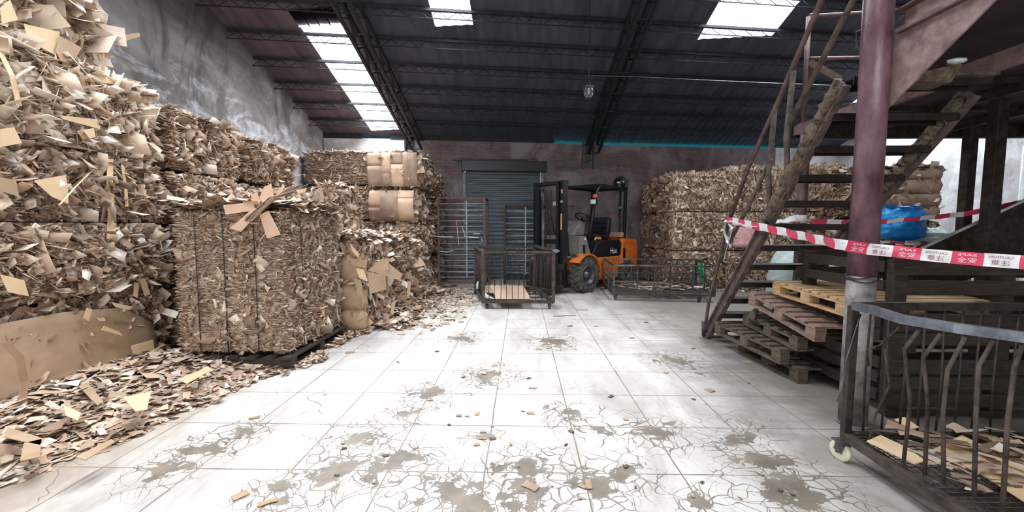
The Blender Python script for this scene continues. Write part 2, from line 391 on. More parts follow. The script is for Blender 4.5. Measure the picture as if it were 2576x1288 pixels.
def wallseg(b, xa, xb, za, zb, th=.22, mi=0):
    A, B = wallpt(xa), wallpt(xb); n = Vector((-.139, .990, 0))*th
    vs = [A+Vector((0, 0, za)), B+Vector((0, 0, za)), B+Vector((0, 0, zb)), A+Vector((0, 0, zb))]
    vs += [v+n for v in vs]
    b.add(vs, [(0, 1, 2, 3), (7, 6, 5, 4), (0, 4, 5, 1), (1, 5, 6, 2), (2, 6, 7, 3), (3, 7, 4, 0)], mi)
DX0, DX1, DZ = pt(1171, 600, Y=10.63).x, pt(1362, 600, Y=10.78).x, 3.02
wallseg(b, -4.95, -2.5, 0, 3.5, mi=1)
wallseg(b, -2.5, DX0, 0, 3.5); wallseg(b, DX0, DX1, DZ, 3.5); wallseg(b, DX1, 7.0, 0, 3.47); wallseg(b, 7.0, 9.1, 0, 3.5, mi=1)
tag(b.build('wall_back', [M_wall_b, M_wall_p]), kind='structure')
# cyan corrugated sheet closing the gap under the eave
def corr(b, A, U, V, L, Wd, N, per, amp, segs=2, mi=0):
    """corrugated sheet: A corner, U unit across (length L), V unit along (length Wd), N unit normal"""
    A, U, V, N = map(Vector, (A, U, V, N)); n = max(2, int(L/per*8)); vs = []
    for i in range(n+1):
        t = i*L/n; h = amp*math.cos(2*math.pi*t/per)
        for j in range(segs+1): vs.append(A+U*t+V*(Wd*j/segs)+N*h)
    s1 = segs+1
    b.add(vs, [(i*s1+j, (i+1)*s1+j, (i+1)*s1+j+1, i*s1+j+1) for i in range(n) for j in range(segs)], mi, True)
WU = Vector((.990, .139, 0)); RV = Vector((0, -1, SLOPE)).normalized(); RN = WU.cross(RV).normalized()
if RN.z < 0: RN = -RN
# roof: big sheet cut around the skylights, in strips across x
def roofpt(x, y, d=0): return Vector((x, y, roof_z(x, y)))+RN*d
b = MB(); cuts = sorted(set([-5.0, 9.3]+[c_ for s_ in SKYL for c_ in s_[:2]]))
for xa, xb in zip(cuts[:-1], cuts[1:]):
    hol = sorted([(s_[2], s_[3]) for s_ in SKYL if s_[0] < (xa+xb)/2 < s_[1]])
    lo = -2.5; segs = []
    for (h0, h1) in hol: segs.append((lo, h0)); lo = h1
    segs.append((lo, None))
    n = max(1, int((xb-xa)/.045))
    for (ya, yb) in segs:
        vs = []; fs = []
        for i in range(n+1):
            x = xa+(xb-xa)*i/n; h = .007*math.cos(2*math.pi*x/.18)
            y1 = (eave_y(x)+.35) if yb is None else yb
            vs += [roofpt(x, ya, h), roofpt(x, y1, h)]
        fs = [(2*i, 2*i+1, 2*i+3, 2*i+2) for i in range(n)]
        b.add(vs, fs, 0, True)
# far slope behind the viewpoint
vs = []; n = 60
for i in range(n+1):
    x = -5.0+14.3*i/n; vs += [roofpt(x, -2.5), Vector((x, -8.7, rz2(x, -8.7)))]
b.add(vs, [(2*i, 2*i+2, 2*i+3, 2*i+1) for i in range(n)], 0)
tag(b.build('ceiling', M_roof), kind='structure')
for k, (xa, xb, ya, yb, pw) in enumerate(SKYL):
    b = MB(); n = max(4, int((xb-xa)/.02)); vs = []
    for i in range(n+1):
        x = xa+(xb-xa)*i/n; h = .012*math.cos(2*math.pi*x/.09)+.02
        vs += [roofpt(x, ya-.05, h), roofpt(x, yb+.06, h)]
    b.add(vs, [(2*i, 2*i+1, 2*i+3, 2*i+2) for i in range(n)], 0, True)
    tag(b.build('window_%d' % (k+1), M_skyl), 'translucent corrugated skylight strip in the dark roof', kind='structure')  # the last one is an added strip, out of view, for light
# dirty upper end of the left skylight
b = MB(); vs = []
for i in range(60):
    x = -3.6+.7*i/59; vs += [roofpt(x, 6.6, -.03), roofpt(x, 6.94, -.03)]
b.add(vs, [(2*i, 2*i+1, 2*i+3, 2*i+2) for i in range(59)], 0, True)
for x in (-3.42, -3.25, -3.08): b.bar(roofpt(x, 6.6, -.04), roofpt(x, 6.92, -.04), .012, .012)
tag(b.build('window_7', M_skyd), kind='structure')
b = MB()
corr(b, wallpt(-4.9, -.12, 3.48), WU, (0, 0, 1), 14.2, .16, (-.139, .99, 0), .09, .012)
tag(b.build('trim_1', M_cyan), 'bright cyan corrugated sheet strip under the eave', kind='structure')
# flashing that hides most of the strip: only the openings glow
b = MB()
for (pa, pb, z0) in ((820, 925, 3.5), (985, 1395, 3.5)):
    A = pt(pa, 345, Y=10.4); B = pt(pb, 350, Y=10.6)
    wa, wb = wallpt(A.x, .01, z0), wallpt(B.x, .01, z0)
    b.bar(wa+Vector((0, 0, .06)), wb+Vector((0, 0, .06)), .02, .15)
tag(b.build('trim_2', M_purlin), kind='structure')

# right wall with a door opening and a window
b = MB()
RX = 8.9
dy0, dy1, dz0, dz1 = 7.15, 7.6, 1.75, 2.72
def rw(ya, yb, za, zb, mi=0): b.bb(RX, RX+.22, ya, yb, za, zb, mi)
rw(-8.6, dy0, 0, 3.3); rw(dy1, 12.3, 0, 3.3); rw(dy0, dy1, 0, dz0); rw(dy0, dy1, dz1, 3.3)
b.add([(RX, -8.6, 3.3), (RX, 12.3, 3.3), (RX, 12.3, roof_z(RX, 12.3)), (RX, -2.5, roof_z(RX, -2.5)), (RX, -8.6, rz2(RX, -8.6))], [(0, 1, 2, 3, 4)])
tag(b.build('wall_right', M_wall_r), kind='structure')
b = MB(); b.bb(RX+.05, RX+.09, dy0, dy1, dz0, dz1)
for (ya, yb, za, zb) in ((dy0-.03, dy0+.02, dz0, dz1), (dy1-.02, dy1+.03, dz0, dz1), (dy0, dy1, dz0-.03, dz0+.02), (dy0, dy1, dz1-.02, dz1+.03)): b.bb(RX-.03, RX+.06, ya, yb, za, zb, 1)
tag(b.build('window_8', [M_black, M_white]), 'dark window in the whitewashed right wall', kind='structure')
b = MB()  # rear wall with its open gate
b.bb(-5, -4, -8.8, -8.6, 0, 4.6); b.bb(3, 9.1, -8.8, -8.6, 0, 4.6); b.bb(-5, 9.1, -8.8, -8.6, 4.6, 5.9)
tag(b.build('wall_front', M_wall_p), kind='structure')

# roller shutter
dr = []
b = MB(); N = Vector((.139, -.99, 0)); A, B = wallpt(DX0+.03, -.06), wallpt(DX1-.03, -.06); vs = []; rows = int(3.0/.018)
for i in range(rows+1):
    z = i*.018; h = .024*abs(math.sin(math.pi*z/.1))
    for q in (A, B): vs.append(q+N*h+Vector((0, 0, z)))
b.add(vs, [(2*i, 2*i+1, 2*i+3, 2*i+2) for i in range(rows)], 0, True)
door = b.build('door_1', M_shutter); tag(door, 'closed grey corrugated steel roller shutter in the sooty back wall', kind='structure')
b = MB()
for x in (DX0, DX1): b.bar(wallpt(x, .03, .0), wallpt(x, .03, 2.72), .07, .06, (0, 1, 0))
b.build('side_rail', M_steel_grey, door)
b = MB(); b.bar(wallpt(DX0-.08, .12, 2.86), wallpt(DX1+.08, .12, 2.86), .26, .26); b.bar(wallpt(DX0-.3, .14, 3.0), wallpt(DX1-.4, .14, 3.02), .03, .05)
b.build('shutter_box', M_black, door, .01)

# lattice purlins along the slope
def purlin(y0, xa, xb, name_i, mat=M_purlin):
    b = MB()
    def q(x, d): return Vector((x, y0+.1405*x, 3.6+SLOPE*(10.78-y0)))+RN*d
    b.bar(q(xa, -.045), q(xb, -.045), .05, .04); b.bar(q(xa, -.2), q(xb, -.2), .014, .014)
    x = xa; up = True
    while x < xb-.15:
        x2 = x+.15
        b.tube([q(x, -.2 if up else -.06), q(x2, -.06 if up else -.2)], .006, 5); up = not up; x = x2
    tag(b.build('trim_%d' % name_i, mat), 'dark lattice roof purlin', kind='structure')
ti = 3
for k in range(14):
    purlin(10.1-.635*k, -4.75, 8.9, ti); ti += 1
# rafters running up the slope
def rafter(xe, px_top, name_i, w=.12):
    """dark lattice rafter hanging under the roof sheet"""
    b = MB(); ye = eave_y(xe)
    for s_ in (-w, w):
        b.bar(roofpt(xe+s_, ye, -.12), roofpt(xe+s_, -2.4, -.12), .05, .06)
        b.bar(roofpt(xe+s_, ye-.1, -.42), roofpt(xe+s_, -2.4, -.42), .045, .05)
    y = ye-.1; k = 0
    while y > -2:
        for s_ in (-w, w): b.bar(roofpt(xe+s_, y, -.13), roofpt(xe+s_, y-.3, -.41), .025, .025)
        for s_ in (-w, w): b.bar(roofpt(xe+s_, y-.3, -.41), roofpt(xe+s_, y-.6, -.13), .025, .025)
        b.bar(roofpt(xe-w, y, -.42), roofpt(xe+w, y, -.42), .02, .02)
        y -= .6
    tag(b.build('trim_%d' % name_i, M_purlin), 'dark sloping steel rafter', kind='structure')
rafter(-2.55, 0, ti); ti += 1
rafter(1.84, 0, ti); ti += 1
# black steel wall columns under the rafters
for (px, y_lo, w) in ((1039, 385, .09), (1483, 420, .14)):
    x = pt(px, 370, Y=10.7).x; b = MB(); zl = pt(px, y_lo, Y=10.6).z
    for s_ in (-w, w): b.bar(wallpt(x+s_, .06, zl), wallpt(x+s_, .06, 3.75), .04, .08, (0, 1, 0))
    for k in range(4):
        z = zl+.15+k*.22
        b.bar(wallpt(x-w, .06, z), wallpt(x+w, .06, z+.1), .02, .02)
    b.bar(wallpt(x, .02, zl+.05), wallpt(x, .02, 3.7), .16, .02, (0, 1, 0))
    tag(b.build('trim_%d' % ti, M_black), kind='structure'); ti += 1

# ------------------------------------------------------------------ bales
def rnd(n, a, b_): return RNG.uniform(a, b_, n)
def flakes(Cn, U, V, L, W, bend, jit=.25, thick=0):
    if thick:
        N = np.cross(U, V); v0, q0 = flakes(Cn, U, V, L, W, bend, jit); n = len(Cn)
        tt = RNG.uniform(.5, 1.5, n)*thick; v1 = (v0.reshape(n, 8, 3)+(N*tt[:, None])[:, None, :]).astype(np.float32)
        vv = np.concatenate([v0.reshape(n, 8, 3), v1], 1).reshape(-1, 3)
        q = np.array([[4, 5, 1, 0], [5, 6, 2, 1], [6, 7, 3, 2], [8, 9, 13, 12], [9, 10, 14, 13], [10, 11, 15, 14], [0, 1, 9, 8], [1, 2, 10, 9], [2, 3, 11, 10], [12, 13, 5, 4], [13, 14, 6, 5], [14, 15, 7, 6], [4, 0, 8, 12], [3, 7, 15, 11]]).ravel()
        return vv, ((np.arange(n)*16)[:, None]+q[None, :]).reshape(-1, 4)
    n = len(Cn); N = np.cross(U, V); S = np.array([-.5, -.17, .17, .5]); T = np.array([-.5, .5])
    out = np.zeros((n, 8, 3), dtype=np.float32); k = 0
    tw = RNG.normal(0, .25, n)
    for t in T:
        for s_ in S:
            ls = L*(s_*(1+RNG.uniform(-jit, jit, n))); wt = W*(t*(1+RNG.uniform(-jit*1.6, jit*1.6, n)))
            hb = bend*L*(s_*s_-.08)*2 + tw*wt*s_*1.5
            out[:, k, :] = Cn+U*ls[:, None]+V*wt[:, None]+N*hb[:, None]; k += 1
    base = (np.arange(n)*8)[:, None]
    q = np.array([[0, 1, 5, 4], [1, 2, 6, 5], [2, 3, 7, 6]]).ravel()
    Q = (base+q[None, :]).reshape(-1, 4)
    return out.reshape(-1, 3), Q
def unit(a): return a/np.maximum(np.linalg.norm(a, axis=1, keepdims=True), 1e-9)
def join(parts):
    V = []; Q = []; o = 0
    for v, q in parts: V.append(v); Q.append(q+o); o += len(v)
    return np.concatenate(V), np.concatenate(Q)

def rounded(c, h, q, k):
    nn = (np.abs(q)**k).sum(1)**(1/k); return c+h*q/nn[:, None]
def bale(label, x0, x1, y0, y1, z0, z1, axis=2, faces='fr', dens=900, size=(.05, .18), depth=.05, messy=.15, flat=.0, k=9, mat=None, fmat=None,
         group=None, wires=3, wire_dir='z', seed=0, tilt=.3, bulge=.02, rotz=0, cm=None, thick=0, grooves=()):
    c = np.array([(x0+x1)/2, (y0+y1)/2, (z0+z1)/2]); h = np.array([(x1-x0)/2, (y1-y0)/2, (z1-z0)/2])
    root = thing('cardboard_bale', label, 'bale', (c[0], c[1], z0), 0, group)
    org = np.array([c[0], c[1], z0])
    cr_, sr_ = math.cos(rotz), math.sin(rotz)
    def spin(V):
        V = np.array(V, dtype=float)
        if rotz:
            d = V-c; V = np.stack([c[0]+d[:, 0]*cr_-d[:, 1]*sr_, c[1]+d[:, 0]*sr_+d[:, 1]*cr_, V[:, 2]], 1)
        return V
    # core
    V = []; Q = []; res = .09
    for ax in range(3):
        o1, o2 = [i for i in range(3) if i != ax]
        n1, n2 = max(2, int(2*h[o1]/res)), max(2, int(2*h[o2]/res))
        for sgn in (-1, 1):
            bse = len(V)
            for i in range(n1+1):
                for j in range(n2+1):
                    q = [0, 0, 0]; q[ax] = sgn; q[o1] = -1+2*i/n1; q[o2] = -1+2*j/n2; V.append(q)
            for i in range(n1):
                for j in range(n2):
                    a = bse+i*(n2+1)+j; f = [a, a+n2+1, a+n2+2, a+1]
                    if (sgn > 0) != (ax == 1): pass
                    Q.append(f if (sgn > 0) ^ (ax == 1) else f[::-1])
    V = np.array(V, float)
    P_ = rounded(c, h*.985, V, k)
    for i in range(len(P_)):
        p = Vector(P_[i]); nv = noise.noise_vector(p*3.1+Vector((seed, 0, 0)))
        lay = noise.noise(Vector((p.x*(2 if axis != 0 else 14), p.y*(2 if axis != 1 else 14), p.z*(2 if axis != 2 else 14))))
        d = (P_[i]-c); d = d/np.linalg.norm(d)
        P_[i] += np.array(nv)*bulge+d*lay*bulge*.8
    P_[:, 2] = np.clip(P_[:, 2], z0+.002, z1-.002)
    mesh_np('pressed_core', spin(P_), Q, cm or M_core[axis], root, org, True)
    # loose layers
    parts = []
    ev = np.eye(3)
    for fc in faces:
        nrm = {'f': -ev[1], 'b': ev[1], 'r': ev[0], 'l': -ev[0], 't': ev[2]}[fc]
        ni = {'f': 1, 'b': 1, 'r': 0, 'l': 0, 't': 2}[fc]; o1, o2 = [i for i in range(3) if i != ni]
        areaf = 4*h[o1]*h[o2]; n = int(dens*areaf*1.7)
        if n < 4: continue
        q = np.zeros((n, 3)); q[:, ni] = nrm[ni]; q[:, o1] = rnd(n, -1, 1); q[:, o2] = rnd(n, -1, 1)
        pos = rounded(c, h*.985, q, k)
        nrmv = np.repeat(nrm[None], n, 0)+ .35*(q*(np.abs(q) > .85))*1.0; nrmv = unit(nrmv)
        kind = RNG.random(n)
        is_m = kind < messy; is_f = (kind > 1-flat) | ((axis == ni) & ~is_m)
        if axis == ni:
            ta = ev[o1]; tb = ev[o2]; la = ev[ni]
        else:
            la = ev[axis]; oth = [i for i in (o1, o2) if i != axis][0]; ta = ev[oth]
        U = np.repeat(ta[None], n, 0)+RNG.normal(0, .14, (n, 3)); U = unit(U)
        if axis != ni:
            Vv = nrmv+la[None]*RNG.normal(-.15, tilt, (n, 1)); Vv = Vv-U*(Vv*U).sum(1)[:, None]; Vv = unit(Vv)
        else: Vv = unit(np.cross(nrmv, U))
        L = rnd(n, size[0]*.6, size[1]*.85)*(.35+.9*RNG.random(n)**1.5); W = rnd(n, depth*.5, depth*1.5)
        # flat ones lie on the face
        ang = rnd(n, 0, 6.28); t1 = ev[o1][None]*np.cos(ang)[:, None]+ev[o2][None]*np.sin(ang)[:, None]
        Uf = unit(t1+nrmv*RNG.normal(0, .16, (n, 1))); Vf = unit(np.cross(nrmv+RNG.normal(0, .22, (n, 3)), Uf))
        U[is_f] = Uf[is_f]; Vv[is_f] = Vf[is_f]; W[is_f] = (L*rnd(n, .25, .8))[is_f]
        # messy ones point anywhere outwards and droop
        dr_ = unit(RNG.normal(0, 1, (n, 3))+nrmv*.7+np.array([0, 0, -.5])); Um = dr_; Vm = unit(np.cross(Um, RNG.normal(0, 1, (n, 3))))
        U[is_m] = Um[is_m]; Vv[is_m] = Vm[is_m]; L[is_m] = (L*rnd(n, .6, 1.35))[is_m]; W[is_m] = (L*rnd(n, .08, .4))[is_m]
        off = rnd(n, -.5, .25)*W; off[is_f] = rnd(n, .004, .03)[is_f]; off[is_m] = rnd(n, .0, .05)[is_m]
        Cn = pos+nrmv*off[:, None]
        sel = Cn[:, 2] > z0+.01
        for gx, gw in grooves:
            if fc == 'f': sel &= ~((np.abs(Cn[:, 0]-gx) < gw) & (RNG.random(n) < .93))
        bend = RNG.normal(0, .25, n)
        v, q_ = flakes(Cn[sel], U[sel], Vv[sel], L[sel], W[sel], bend[sel]*(.4 if thick else 1), thick=thick)
        v[:, 2] = np.clip(v[:, 2], z0+.004, z1+(.1 if 't' in faces else -.002))
        v[:, 0] = np.clip(v[:, 0], x0-(.0 if 'l' not in faces else .2), x1+(.0 if 'r' not in faces else .2)); v[:, 1] = np.clip(v[:, 1], y0-.1, y1-.0)
        v[:, 0] = np.maximum(v[:, 0], -4.74)
        parts.append((v, q_))
    if parts:
        V, Q = join(parts)
        o = mesh_np('loose_layers', spin(V), Q, fmat or M_flake, root, org); o['kind'] = 'stuff'
    if wires:
        for w_ in range(wires):
            t = (w_+.5)/wires*2-1; wm = MB(); pts_ = []
            hh = h*1.012
            for a in range(28):
                an = 2*math.pi*a/28; q = np.array([[math.cos(an), math.sin(an)]]); q = q/np.abs(q).max()
                if wire_dir == 'z': qq = np.array([[t, q[0, 0], q[0, 1]]]) # loop in y-z plane
                elif wire_dir == 'x': qq = np.array([[q[0, 0], t, q[0, 1]]])
                else: qq = np.array([[q[0, 0], q[0, 1], t]])
                p = rounded(c, hh, qq, k); pts_.append(spin(p)[0])
            for p in pts_: p[2] = max(p[2], z0+.004)
            wm.tube(pts_, .0035, 5, True); wm.build('baling_wire', M_wire, root)
    return root, c, h
def flap(root, poly, mat=M_sheet, th=.005, name='torn_flap'):
    m = MB(); m.sheet(poly, th); return m.build(name, mat, root)
def strip(root, pts, w, mat=M_sheet_lt, name='hanging_strip', wv_=(1, 0, 0)):
    m = MB(); wv_ = Vector(wv_).normalized()*w/2; m.ribbon(pts, [wv_]*len(pts)); return m.build(name, mat, root)

near = 'bales of the tall loose stack at the near left'
FX = -3.84
A1, _, _ = bale('lowest bale at the near left, covered by one big smooth tan cardboard sheet', -4.7, FX-.02, 2.75, 4.42, 0, .78, 2, 'fr', 1300, (.06, .3), .06, .35, .25, 7, wires=0, seed=1)
A2, _, _ = bale('second bale from the floor of the near left stack, torn flaps over the sheet', -4.7, FX+.02, 2.7, 4.45, .78, 1.42, 2, 'fr', 3600, (.05, .36), .06, .22, .06, 6, wires=0, seed=2, fmat=M_flake, tilt=.35, thick=.004)
A3, _, _ = bale('middle bale of the near left stack, dark with a long paper strip hanging down it', -4.7, FX, 2.7, 4.45, 1.42, 2.05, 2, 'fr', 3800, (.05, .36), .06, .22, .05, 6, wires=0, seed=3, fmat=M_flake, tilt=.4, thick=.004)
A4, _, _ = bale('second bale from the top of the near left stack, covered in large pale torn pieces', -4.7, FX-.02, 2.7, 4.4, 2.05, 2.75, 2, 'frt', 3000, (.06, .42), .07, .3, .12, 6, wires=0, seed=4, fmat=M_flake_lt, tilt=.45, thick=.004)
A5, _, _ = bale('topmost round bulging bale at the upper left corner of the picture', -4.68, FX-.12, 2.5, 4.05, 2.75, 3.75, 2, 'fr', 1200, (.12, .6), .09, .25, .35, 3.2, wires=0, seed=5, fmat=M_flake_lt, tilt=.5, bulge=.04)
# big smooth sheet over the lowest bale
m = MB(); g0 = []
ny, nz_ = 14, 7
for i in range(ny+1):
    for j in range(nz_+1):
        y = 2.72+(4.12-2.72)*i/ny; z = .06+(.62-.1*max(0, (y-3.3)/.8))*j/nz_
        x = FX+.085-.03*(j/nz_)+.012*math.sin(math.pi*j/nz_)+.012*noise.noise(Vector((y*3, z*3, 1)))
        if i > ny-3: z = .12+(z-.12)*(1-.12*(i-ny+3))
        g0.append((x, y, z))
m.add(g0, [(i*(nz_+1)+j, (i+1)*(nz_+1)+j, (i+1)*(nz_+1)+j+1, i*(nz_+1)+j+1) for i in range(ny) for j in range(nz_)], 0, True)
o = m.build('wrapping_sheet', M_sheet, A1); sm_ = o.modifiers.new('thickness', 'SOLIDIFY'); sm_.thickness = .006
flap(A1, [(FX+.1, 2.6, .02), (FX+.1, 3.95, .04), (FX+.07, 4.0, .2), (FX+.09, 2.6, .24)], M_sheet, name='folded_flap')
def px3(l, **kw): return [pt(a, b_, **kw) for a, b_ in l]
strip(A3, [pt(278, 400, X=FX+.06), pt(276, 450, X=FX+.1), pt(280, 520, X=FX+.1), pt(276, 600, X=FX+.1)], .055, M_sheet_lt, wv_=(0, 1, 0))
strip(A3, [pt(308, 415, X=FX+.06), pt(316, 470, X=FX+.1), pt(319, 520, X=FX+.1)], .03, M_sheet_lt, wv_=(0, 1, 0))
strip(A3, [pt(236, 425, X=FX+.12), pt(190, 470, X=FX+.16), pt(150, 515, X=FX+.2)], .03, M_sheet_lt, wv_=(0, 1, .5))
strip(A4, [pt(0, 130, X=FX+.1), pt(30, 190, X=FX+.14), pt(48, 265, X=FX+.14)], .035, M_sheet_lt, wv_=(0, 1, 0))
strip(A1, [pt(10, 860, X=FX+.35), pt(50, 900, X=FX+.33), pt(60, 960, X=FX+.3), pt(55, 1075, X=FX+.3)], .05, M_sheet, wv_=(0, 1, 0))
for pl, r_, X_ in (([(85, 455), (165, 440), (170, 475), (172, 512), (130, 495)], A3, FX+.14), ([(0, 325), (35, 320), (55, 360), (0, 370)], A4, FX+.15),
                   ([(0, 445), (40, 455), (48, 495), (0, 480)], A3, FX+.15), ([(195, 330), (235, 322), (240, 345), (208, 350)], A4, FX+.13),
                   ([(150, 290), (245, 300), (252, 325), (160, 300)], A4, FX+.12), ([(0, 690), (60, 705), (72, 745), (20, 735)], A2, FX+.2),
                   ([(350, 700), (365, 700), (378, 740), (365, 745)], A2, FX+.12), ([(338, 710), (350, 712), (346, 750), (336, 745)], A2, FX+.12),
                   ([(255, 830), (308, 845), (300, 835), (262, 820)], A1, FX+.15), ([(330, 870), (385, 855), (388, 878), (335, 890)], A1, FX+.2),
                   ([(280, 760), (335, 772), (325, 780), (290, 772)], A2, FX+.15), ([(210, 800), (218, 775), (232, 778), (222, 808)], A2, FX+.12),
                   ([(170, 180), (320, 200), (315, 215), (190, 200)], A5, FX+.05), ([(150, 90), (205, 120), (170, 180), (140, 130)], A5, FX+.05),
                   ([(60, 60), (150, 80), (140, 140), (70, 100)], A5, FX+.03), ([(0, 20), (25, 0), (45, 50), (5, 60)], A5, FX+.1),
                   ([(270, 95), (350, 82), (352, 92), (280, 112)], A5, FX-.1), ([(258, 135), (263, 135), (262, 178), (257, 178)], A5, FX+.06)):
    flap(r_, px3(pl, X=X_), M_sheet_lt if random.random() < .6 else M_sheet)

def stack(fmt, zs, rect, **kw):
    kk = dict(kw); out = []
    for i in range(len(zs)-1):
        nm = fmt[i]; f = kk.get('faces', 'fr'); a = dict(kk); a['faces'] = f+('t' if i == len(zs)-2 else '')
        dx = RNG.uniform(-.02, .03)
        out.append(bale(nm, rect[0]+.01, rect[1]+dx, rect[2]+.01, rect[3]-.01, zs[i], zs[i+1], seed=i*3+rect[2], **a)[0])
    return out
LV = ['floor-level', 'second-level', 'third-level', 'top']
stack(['%s bale directly behind the tall near left stack, against the grey left wall' % l for l in LV], [0, .7, 1.4, 2.0, 2.66], (-4.7, -3.86, 4.5, 5.75), axis=2, dens=2000, size=(.06, .32), depth=.06, messy=.28, k=6, wires=0, tilt=.4, thick=.004)
stack(['%s bale at the far end of the row along the grey left wall' % l for l in LV], [0, .7, 1.35, 2.0, 2.62], (-4.7, -3.86, 5.82, 7.2), axis=2, dens=1700, size=(.06, .3), depth=.06, messy=.28, k=4.5, wires=0, tilt=.4, thick=.004)
# pallet bale
pp = thing('pallet', 'dark wooden pallet under the big square bale', 'pallet', (-2.75, 4.5, 0))
PX0, PX1, PY0, PY1 = -3.34, -2.2, 3.86, 5.12
for (y) in (PY0+.05, (PY0+PY1)/2, PY1-.05):
    m = MB(); m.bb(PX0, PX1, y-.05, y+.05, .035, .105); m.build('runner', M_wood_dk, pp)
m = MB()
for i in range(3): x = PX0+.06+i*(PX1-PX0-.12)/2; m.bb(x-.06, x+.06, PY0, PY1, 0, .03)
m.build('bottom_boards', M_wood_dk, pp)
m = MB()
for i in range(7): x = PX0+.05+i*(PX1-PX0-.1)/6; m.bb(x-.05, x+.05, PY0-.01, PY1+.01, .108, .13)
m.build('top_boards', M_wood_dk, pp)
BX0, BX1, BY0, BY1 = -3.36, -2.27, 3.93, 5.12
D0, dc, dh = bale('big square bale standing on the dark pallet, front face of fine horizontal layers', BX0, BX1, BY0, BY1, .132, 1.56, 2, 'fr', 7500, (.05, .2), .034, .035, .02, 16, wires=0, seed=9, tilt=.14, fmat=M_flake_dk, bulge=.01, thick=.005, grooves=((-3.31, .03), (-3.09, .02), (-2.82, .022), (-2.56, .028), (-2.42, .018)))
# extra loose top layers
def layer_pile(root, x0, x1, y0, y1, z0, z1, n, size, mat, name='loose_top_layers', tl=.18):
    Cn = np.stack([rnd(n, x0, x1), rnd(n, y0, y1), rnd(n, z0, z1)], 1); a = rnd(n, 0, 6.28)
    U = unit(np.stack([np.cos(a), np.sin(a), RNG.normal(0, tl, n)], 1)); Vv = unit(np.cross(np.stack([RNG.normal(0, tl, n), RNG.normal(0, tl, n), np.ones(n)], 1), U))
    L = rnd(n, *size); W = L*rnd(n, .15, .6); v, q = flakes(Cn, U, Vv, L, W, RNG.normal(0, .2, n))
    v[:, 2] = np.maximum(v[:, 2], .004)
    org = np.array(root.location) if root else (0, 0, 0)
    o = mesh_np(name, v, q, mat, root, org); o['kind'] = 'stuff'; return o
layer_pile(D0, BX0, BX1, BY0, BY1, 1.52, 1.63, 900, (.08, .3), M_flake)
for x in (BX0+.25, BX0+.52, BX0+.82):
    m = MB(); m.tube([(x, BY0-.03, .15), (x+.01, BY0-.04, .8), (x, BY0-.03, 1.5)], .004, 5); m.build('baling_wire', M_wire, D0)
m = MB(); m.tube([(BX1+.03, BY0+.25, .15), (BX1+.035, BY0+.27, .8), (BX1+.03, BY0+.25, 1.5)], .004, 5); m.build('baling_wire', M_wire, D0)
YF = 3.84
for pl, dy in (([(562, 516), (640, 508), (640, 530), (568, 540)], 0), ([(578, 575), (640, 522), (655, 530), (607, 583)], -.03), ([(653, 540), (676, 530), (706, 590), (672, 600)], .0),
               ([(652, 500), (665, 470), (682, 462), (690, 500), (660, 508)], .08), ([(690, 498), (712, 462), (716, 470), (700, 497)], .1), ([(632, 495), (645, 480), (655, 512), (635, 510)], .05)):
    flap(D0, px3(pl, Y=YF+dy), M_sheet_pk)
m = MB()
for k_ in range(14):
    a = pt(625+random.uniform(-8, 8), 552+random.uniform(-8, 6), Y=YF-.02-.004*k_); e_ = pt(752+random.uniform(-14, 20), 470+random.uniform(-6, 12), Y=YF+.1)
    md = (a+e_)/2+Vector((0, 0, .035+.003*k_)); m.ribbon([a, md, e_], [Vector((0, .03, .006))]*3, .003)
m.build('folded_sheets', M_flake, D0)
for pl in ([(745, 478), (772, 473), (768, 482), (752, 488)],):
    flap(D0, px3(pl, Y=YF), M_sheet_lt)
# bale pile behind the pallet bale
stack(['hidden lower bale between the pallet bale and the left wall row', 'loose bale showing above the left half of the pallet bale'], [0, 1.0, 1.78], (-3.8, -3.05, 5.25, 6.75), axis=2, dens=1000, size=(.07, .36), depth=.06, messy=.3, k=5, wires=0, fmat=M_flake, tilt=.4, thick=.004)
mid = 'bales standing in a row at the middle left'
Bm = []
Bm.append(bale('upright bale just right of the pallet bale, faced with creased tan sheets', -3.0, -1.99, 5.28, 6.2, 0, 1.22, 2, 'fr', 420, (.1, .34), .07, .3, .5, 5.5, wires=0, seed=20, bulge=.05, cm=M_wrap, fmat=M_flake)[0])
Bm.append(bale('second upright bale behind the creased one, with shaggy loose side', -3.0, -1.97, 6.25, 7.2, 0, 1.2, 2, 'frt', 1500, (.08, .3), .08, .5, .1, 5.5, wires=0, seed=21, tilt=.5)[0])
Bm.append(bale('third upright shaggy bale in front of the two wrapped round bales', -3.0, -1.93, 7.25, 8.15, 0, 1.15, 2, 'frt', 1300, (.08, .3), .08, .5, .1, 5.5, wires=0, seed=22, tilt=.5)[0])
layer_pile(Bm[0], -2.95, -2.0, 5.25, 6.2, 1.17, 1.3, 500, (.08, .3), M_flake_lt)
layer_pile(Bm[1], -2.9, -1.95, 6.25, 7.2, 1.15, 1.26, 350, (.08, .3), M_flake_lt)
for pl, y_, mt in (([(925, 680), (962, 650), (1012, 690), (1008, 702), (960, 690)], 5.1, M_sheet), ([(925, 685), (970, 692), (972, 728), (930, 740)], 5.2, M_sheet), ([(890, 700), (908, 705), (915, 750), (900, 742)], 5.12, M_sheet),
                   ([(880, 650), (925, 655), (920, 675), (885, 665)], 5.14, M_sheet), ([(895, 675), (915, 678), (925, 708), (905, 700)], 5.13, M_sheet_lt), ([(985, 760), (996, 755), (990, 792), (982, 790)], 5.1, M_sheet),
                   ([(968, 650), (978, 650), (978, 680), (966, 678)], 5.08, M_sheet), ([(880, 612), (905, 640), (900, 648), (885, 630)], 5.12, M_sheet_lt), ([(1025, 705), (1034, 710), (1030, 750), (1024, 748)], 5.6, M_sheet)):
    flap(Bm[0], px3(pl, Y=y_), mt)
